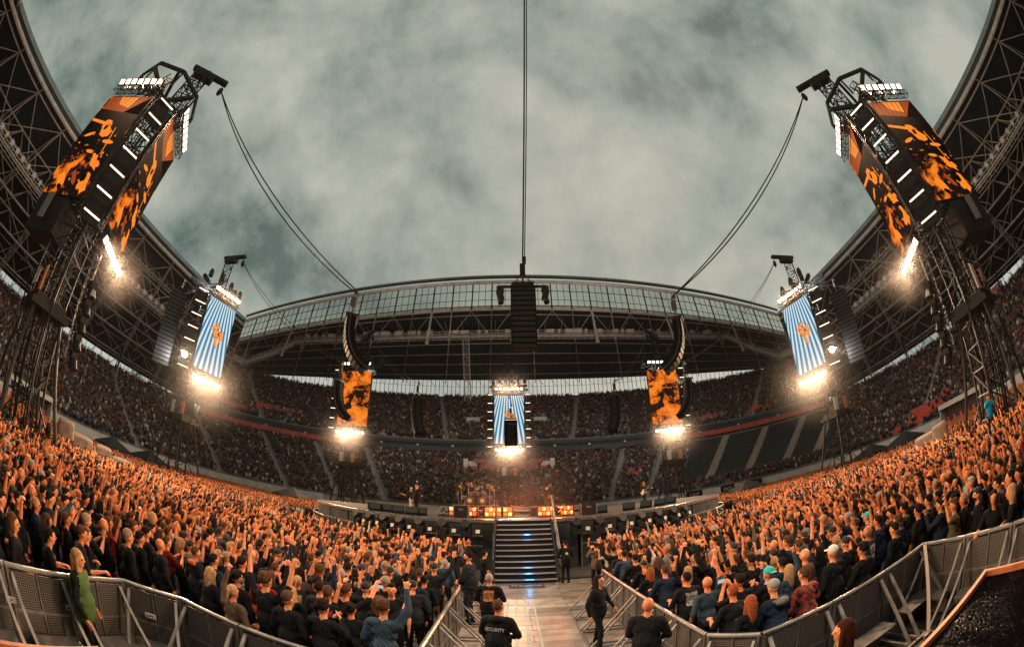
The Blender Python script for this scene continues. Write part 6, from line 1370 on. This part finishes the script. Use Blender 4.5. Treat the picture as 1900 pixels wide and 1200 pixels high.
while y < 60:
    x = -62 + (jj % 2)*sp0/2
    while x < 62:
        d = math.hypot(x, y); keep = 0.95 if d < 30 else 0.9
        if abs(x) > 1 and rnd.random() < keep:
            q = (x+rnd.uniform(-.12, .12), y+rnd.uniform(-.1, .1))
            # rows far behind the stage cannot be seen
            if floor_ok(*q) and not (abs(math.atan2(q[0], q[1])) < R(27) and q[1] > 34) and abs(math.degrees(math.atan2(q[0], q[1]))) < 99: cand.append((d, q[0], q[1]))
        x += sp0
    y += sp0*0.92; jj += 1
HP_ = np.array(PERSONS)
cand = [c for c in cand if np.min((HP_[:, 0]-c[1])**2+(HP_[:, 1]-c[2])**2) > 0.20]
cand.sort()
NIND = 300-len(PERSONS)
TOPN = ['black']*16 + ['charcoal']*6 + ['navy', 'navy', 'grey', 'olive', 'brown', 'red', 'denim']
HK = [('short', 'dark'), ('short', 'brown'), ('crop', 'dark'), ('crop', 'brown'), ('crop', 'dark'), ('messy', 'dark'), ('messy', 'brown'), ('short', 'dark'), ('bald', 'dark'), ('long', 'blonde'), ('long', 'dark'), ('long', 'brown'), ('cap', 'black'), ('capback', 'black'), ('beanie', 'beanie'), ('beanie', 'black'), ('tail', 'brown'), ('tail', 'blonde'), ('bun', 'dark'), ('curly', 'brown')]
HN = {('short', 'dark'): 'short dark hair', ('short', 'brown'): 'short brown hair', ('crop', 'dark'): 'cropped dark hair', ('crop', 'brown'): 'cropped brown hair', ('crop', 'grey'): 'cropped grey hair', ('messy', 'dark'): 'tousled dark hair', ('messy', 'brown'): 'tousled brown hair', ('bald', 'dark'): 'bald head', ('long', 'blonde'): 'long blonde hair', ('long', 'dark'): 'long dark hair', ('long', 'brown'): 'long brown hair', ('cap', 'black'): 'black cap', ('capback', 'black'): 'backwards black cap', ('beanie', 'beanie'): 'tan beanie', ('cap', 'capgrey'): 'grey cap', ('beanie', 'black'): 'black beanie', ('tail', 'brown'): 'brown ponytail', ('tail', 'blonde'): 'blonde ponytail', ('bun', 'dark'): 'dark bun', ('curly', 'brown'): 'curly brown hair'}
PK = ['down']*9 + ['horns', 'hornsup', 'hornsup', 'both', 'both', 'bothhorns', 'fist', 'fist', 'phone', 'clap', 'point', 'wave']
PN = {'down': 'arms down', 'horns': 'horns sign', 'hornsup': 'high horns sign', 'both': 'both arms up', 'bothhorns': 'two horns signs', 'fist': 'fist up', 'phone': 'hands before face', 'clap': 'clapping', 'point': 'pointing', 'wave': 'waving'}
seen = set()
for d, x, y in cand[:NIND]:
    ref = min(HERO, key=lambda h_: (h_[0]-x)**2+(h_[1]-y)**2)[2]
    for _ in range(400):
        hk = rnd.choice(HK); tp = rnd.choice(TOPN); ps = rnd.choice(PK)
        if (hk, tp, ps, ref) not in seen: break
    seen.add((hk, tp, ps, ref))
    lb = '%s, %s top, %s, near %s' % (HN[hk], tp, PN[ps], ref)
    if len(lb.replace('-', ' ').split()) > 16: lb = '%s, %s top, %s, near %s' % (HN[hk].split()[-2] + ' ' + HN[hk].split()[-1], tp, PN[ps].split()[0], ref)
    woman = hk[0] in ('long', 'tail', 'bun', 'curly'); sl = 'top' if (tp in ('denim', 'navy') or rnd.random() < 0.35) else 'skin'
    o = person(x, y, ps, hk[0], hk[1], tp, lb, face=math.atan2(SC.x-x, SC.y-y)+rnd.gauss(0, 0.16), sleeves=sl, h=rnd.uniform(0.92, 0.97) if woman else rnd.uniform(0.96, 1.06), skin=rnd.choice([0, 0, 0, 1, 1, 2]), beard=None if woman or rnd.random() < 0.6 else hk[1] if hk[1] in ('dark', 'brown', 'grey') else 'dark', build=rnd.choice([1.0, 1.0, 1.12]))
    if sl == 'skin' and tp in ('black', 'charcoal') and rnd.random() < 0.65: shirt(o, rnd.choice(['white', 'white', 'orange', 'red', 'yellow']), d < 14 or rnd.random() < 0.5)
    
# ---- everyone else, one mass
VERT, FACE, COL, MI = [], [], [], []; base_i = 0
def arr(me):
    v = np.empty(len(me.vertices)*3); me.vertices.foreach_get('co', v); v = v.reshape(-1, 3)
    f = np.array([p.vertices[:] for p in me.polygons], dtype=np.int64); return v, f
CLSCOL = {}
def palette():
    r = rng.random()
    if r < 0.66: top = np.array([0.009, 0.011, 0.013])*rng.uniform(0.6, 2.2)
    elif r < 0.76: top = np.array([0.02, 0.035, 0.06])*rng.uniform(0.7, 2)
    elif r < 0.86: top = np.array([0.14, 0.14, 0.14])*rng.uniform(0.5, 1.8)
    elif r < 0.91: top = np.array([0.45, 0.43, 0.40])
    elif r < 0.93: top = np.array([0.30, 0.04, 0.03])
    else: top = np.array([0.10, 0.08, 0.05])
    skin = np.array([0.66, 0.24, 0.10])*rng.uniform(0.6, 1.1); hr = [np.array([0.02, 0.013, 0.01]), np.array([0.09, 0.045, 0.025]), np.array([0.40, 0.25, 0.13]), np.array([0.3, 0.28, 0.26]), skin, np.array([0.012, 0.012, 0.013])][rng.choice(6, p=[.42, .24, .07, .06, .07, .14])]
    return top, skin, hr
LOD = {}
def lod(pose, hk, lvl):
    k = (pose, hk, lvl)
    if k not in LOD:
        res, hc = person_mesh(pose, 1.0); me, idx = res[lvl]; v, f = arr(me); cls = idx.copy()
        if hk != 'bald':
            hv, hf = arr(hair_mesh(hk)[lvl]); f = np.vstack([f, hf+len(v)]); v = np.vstack([v, hv+np.array(hc)]); cls = np.concatenate([cls, np.full(len(hf), 9)])
        # legs are hidden by the people in front: drop them in the coarse copies
        fc = v[f].mean(axis=1); kp = fc[:, 2] > (0.5 if lvl == 1 else 0.95); f = f[kp]; cls = cls[kp]; us = np.unique(f); mp = np.zeros(len(v), int); mp[us] = np.arange(len(us)); LOD[k] = (v[us], mp[f], cls)
    return LOD[k]
def put(V, F, cls, x, y, z, rot, s, pal, longs):
    global base_i
    c, s_ = math.cos(-rot), math.sin(-rot); top, skin, hr = pal
    W_ = np.empty_like(V); W_[:, 0] = (V[:, 0]*c - V[:, 1]*s_)*s + x; W_[:, 1] = (V[:, 0]*s_ + V[:, 1]*c)*s + y; W_[:, 2] = V[:, 2]*s + z
    VERT.append(W_); FACE.append(F+base_i); base_i += len(V)
    T = np.zeros((10, 3)); T[0] = skin; T[1] = top; T[2] = top if longs else skin; T[3] = (0.02, 0.022, 0.028); T[4] = (0.02,)*3; T[5] = (0.02, 0.015, 0.01); T[6] = (0.25, 0.08, 0.06); T[9] = hr
    COL.append(T[cls])
HKL = ['short', 'crop', 'bald', 'long', 'cap', 'messy', 'tail']
PKL = ['down', 'down', 'down', 'down', 'down', 'wave', 'clap', 'horns', 'hornsup', 'hornsup', 'both', 'both', 'fist', 'bothhorns', 'phone', 'clap', 'point']
# spectators on the stands: small coarse figures
def tiny(arm):
    b = MB(); cl = []
    def pr(n0, m): cl.extend([m]*(len(b.f)-n0))
    n0 = len(b.f); b.box((0, 0, 1.08), (0.42, 0.24, 0.66), taper=1.05); pr(n0, 1)
    n0 = len(b.f); b.ell((0, 0.02, 1.56), (0.10, 0.12, 0.14), 5, 2); pr(n0, 0)
    n0 = len(b.f); b.ell((0, -0.015, 1.62), (0.115, 0.12, 0.11), 4, 2); pr(n0, 9)
    for s in (-1, 1):
        n0 = len(b.f)
        if arm == 2 or (arm == 1 and s > 0): b.tube((s*.23, 0, 1.35), (s*.28, .12, 1.75), .05, 3, .04); pr(n0, 2); n0 = len(b.f); b.box((s*.28, .12, 1.82), (.08, .06, .13)); pr(n0, 0)
        elif arm == 0: b.tube((s*.25, 0, 1.35), (s*.22, .2, 1.05), .05, 3, .04); pr(n0, 2)
    V = np.array([tuple(v) for v in b.v]); F = []; C2 = []
    for f, c in zip(b.f, cl):
        for k in range(1, len(f)-1): F.append((f[0], f[k], f[k+1])); C2.append(c)
    return V, np.array(F), np.array(C2)
TINY = [tiny(0), tiny(0), tiny(0), tiny(1), tiny(2)]
for d, x, y in cand[NIND:]:
    if d > 36:
        V, F, cl = TINY[rng.integers(5)]; put(V, F, cl, x, y, 0, math.atan2(SC.x-x, SC.y-y)+rng.normal(0, 0.2), rng.uniform(0.86, 1.07), palette(), rng.random() < 0.45); continue
    lv = 1 if d < 19 else 2
    hk = HKL[rng.integers(len(HKL))]; ps = PKL[rng.integers(len(PKL))]
    V, F, cl = lod(ps, hk, lv); pal = palette(); pal = (pal[0], pal[1], pal[1] if hk == 'bald' else pal[2])
    put(V, F, cl, x, y, 0, math.atan2(SC.x-x, SC.y-y)+rng.normal(0, 0.2), rng.uniform(0.86, 1.07), pal, rng.random() < 0.45)
NFLOOR = len(VERT)
def in_empty(p, o, u):
    for p0, p1, o0, o1, uu in EMPTY:
        if uu == u and min(p0, p1) <= p <= max(p0, p1) and o0-0.3 <= o <= o1: return rng.random() < 0.8
    return False
def near_aisle(x, y, p, o, u):
    for ph, o0, o1, uu in AISLE:
        if uu == u and abs(p-ph)*math.hypot(x-CX, y-CY) < 0.75: return True
    return False
NST = 0; TQ = [[] for _ in range(5)]
for tierU, o_a, o_b in ((0, 0.5, 23.6), (2, 24.3, 27.0), (1, 22.6, 48.8)):
    o = o_a
    while o < o_b:
        zf = upper_z if tierU == 1 else terr_z; k = int((o-(22 if tierU == 1 else 0))/ROW); z = (upper_z(22+(k+1)*ROW) if tierU == 1 else terr_z((k+1)*ROW))
        p = 0.0
        while p < 2*math.pi:
            x, y = bowl(p, o); p2 = p + 0.52/math.hypot(x-CX, y-CY)*rng.uniform(0.85, 1.25)
            if (tierU == 1) == has_upper(p) or tierU == 0:
                az = math.degrees(math.atan2(x, y))
                if abs(az) < 100 and y > -12 and rng.random() < 0.86 + 0.16*math.sin(p*31+o*0.9)*math.sin(p*53-o*0.6) and not (tierU == 0 and draped_(p, o)) and not in_empty(p, o, 1 if tierU == 1 else 0) and not near_aisle(x, y, p, o, 1 if tierU == 1 else 0):
                    if not (tierU == 0 and abs(x+1) < 8.5 and 89 < y < 92) and not (tierU == 1 and y < 0):
                        TQ[rng.integers(5)].append((x+rng.normal(0, .05), y+rng.normal(0, .08), z-rng.uniform(0, .18), math.atan2(SC.x-x, SC.y-y)+rng.normal(0, .3), rng.uniform(.93, 1.08))); NST += 1
            p = p2
        o += ROW
for (Vt, Ft, cl), q in zip(TINY, TQ):
    q = np.array(q); n = len(q); c, s_ = np.cos(-q[:, 3])[:, None], np.sin(-q[:, 3])[:, None]; k = q[:, 4][:, None]
    W_ = np.stack([(Vt[:, 0]*c - Vt[:, 1]*s_)*k + q[:, 0:1], (Vt[:, 0]*s_ + Vt[:, 1]*c)*k + q[:, 1:2], Vt[:, 2]*k + q[:, 2:3]], axis=2).reshape(-1, 3)
    VERT.append(W_); FACE.append((Ft[None] + base_i + (np.arange(n)*len(Vt))[:, None, None]).reshape(-1, 3)); base_i += len(W_)
    T = np.zeros((n, 10, 3)); 
    for i in range(n): tp_, sk_, hr_ = palette(); sk_ = (sk_*0.45+np.array([0.10, 0.07, 0.055]))*0.9; T[i, 0] = sk_; T[i, 1] = tp_; T[i, 2] = tp_ if i % 2 else sk_; T[i, 9] = hr_
    COL.append(T[:, cl].reshape(-1, 3))
print('floor', NFLOOR, 'stands', NST)
V = np.vstack(VERT); F = np.vstack(FACE); CO = np.vstack(COL)
print('crowd tris', len(F))
me = bpy.data.meshes.new('crowd'); me.vertices.add(len(V)); me.vertices.foreach_set('co', V.reshape(-1).astype(np.float32)); me.loops.add(len(F)*3); me.loops.foreach_set('vertex_index', F.reshape(-1).astype(np.int32)); me.polygons.add(len(F)); me.polygons.foreach_set('loop_start', np.arange(0, len(F)*3, 3, dtype=np.int32)); me.update(calc_edges=True)
ca = me.color_attributes.new('cloth_and_skin', 'FLOAT_COLOR', 'CORNER'); c4 = np.ones((len(F)*3, 4), np.float32); c4[:, :3] = np.repeat(CO, 3, axis=0); ca.data.foreach_set('color', c4.reshape(-1))
cm = bpy.data.materials.new('crowd_clothes'); cm.use_nodes = True; at = cm.node_tree.nodes.new('ShaderNodeAttribute'); at.attribute_name = 'cloth_and_skin'; cb = cm.node_tree.nodes['Principled BSDF']; cm.node_tree.links.new(at.outputs['Color'], cb.inputs['Base Color']); cb.inputs['Roughness'].default_value = 0.85; cb.inputs['Specular IOR Level'].default_value = 0.12
me.materials.append(cm); co2 = bpy.data.objects.new('crowd', me); C.objects.link(co2); co2['kind'] = 'stuff'; co2['label'] = 'dense mass of spectators filling the floor and the stands'
# ============================================================ HAZE AND ADDED HALO SMOKE
b = MB(); b.box((0, 45, 36), (420, 420, 76)); hm = bpy.data.materials.new('haze_air'); hm.use_nodes = True; ht = hm.node_tree; ht.nodes.clear()
ho = ht.nodes.new('ShaderNodeOutputMaterial'); hv = ht.nodes.new('ShaderNodeVolumePrincipled'); hv.inputs['Color'].default_value = (0.9, 0.9, 0.9, 1); hv.inputs['Density'].default_value = 0.00007; hv.inputs['Anisotropy'].default_value = 0.5
ht.links.new(hv.outputs[0], ho.inputs['Volume']); hz_ = b.build('haze', hm); hz_['kind'] = 'stuff'
sm = bpy.data.materials.new('lamp_halo_smoke'); sm.use_nodes = True; st_ = sm.node_tree; st_.nodes.clear()
so_ = st_.nodes.new('ShaderNodeOutputMaterial'); sv = st_.nodes.new('ShaderNodeVolumePrincipled'); sv.inputs['Color'].default_value = (0.92, 0.9, 0.88, 1); sv.inputs['Anisotropy'].default_value = 0.3
tg = st_.nodes.new('ShaderNodeTexCoord'); ln = st_.nodes.new('ShaderNodeVectorMath'); ln.operation = 'LENGTH'; st_.links.new(tg.outputs['Object'], ln.inputs[0])
nz_ = st_.nodes.new('ShaderNodeTexNoise'); nz_.inputs['Scale'].default_value = 2.2; nz_.inputs['Detail'].default_value = 3; st_.links.new(tg.outputs['Object'], nz_.inputs['Vector'])
fall = math_(st_, 'POWER', math_(st_, 'SUBTRACT', 1.0, ln.outputs['Value'], True), 1.6)
dn_ = math_(st_, 'MULTIPLY', math_(st_, 'MULTIPLY', fall, math_(st_, 'MULTIPLY', nz_.outputs[0], 2.0)), 0.016); st_.links.new(dn_, sv.inputs['Density']); st_.links.new(sv.outputs[0], so_.inputs['Volume'])
for (x, y, z, r) in ((-0.7, 68.5, 12.0, 7), (-0.7, 69.5, 25.0, 6), (-24.8, 55.8, 12.0, 6), (24.0, 56.5, 12.0, 6), (-34, 32.0, 12.5, 8), (34, 33.4, 13, 8), (-22.8, 10.7, 12.4, 3.4), (23.9, 11.6, 12.4, 3.4), (-34.5, 34.2, 25, 4), (34.5, 35.7, 25, 4), (0.3, 22.2, 3.6, 4.2)):  # smoke balls added round the lamps to give them a halo
    b = MB(); b.ell((0, 0, 0), (1, 1, 1), 20, 12); o = b.build('halo_smoke', sm); o.location = (x, y, z); o.scale = (r, r, r*0.85); o['kind'] = 'stuff'
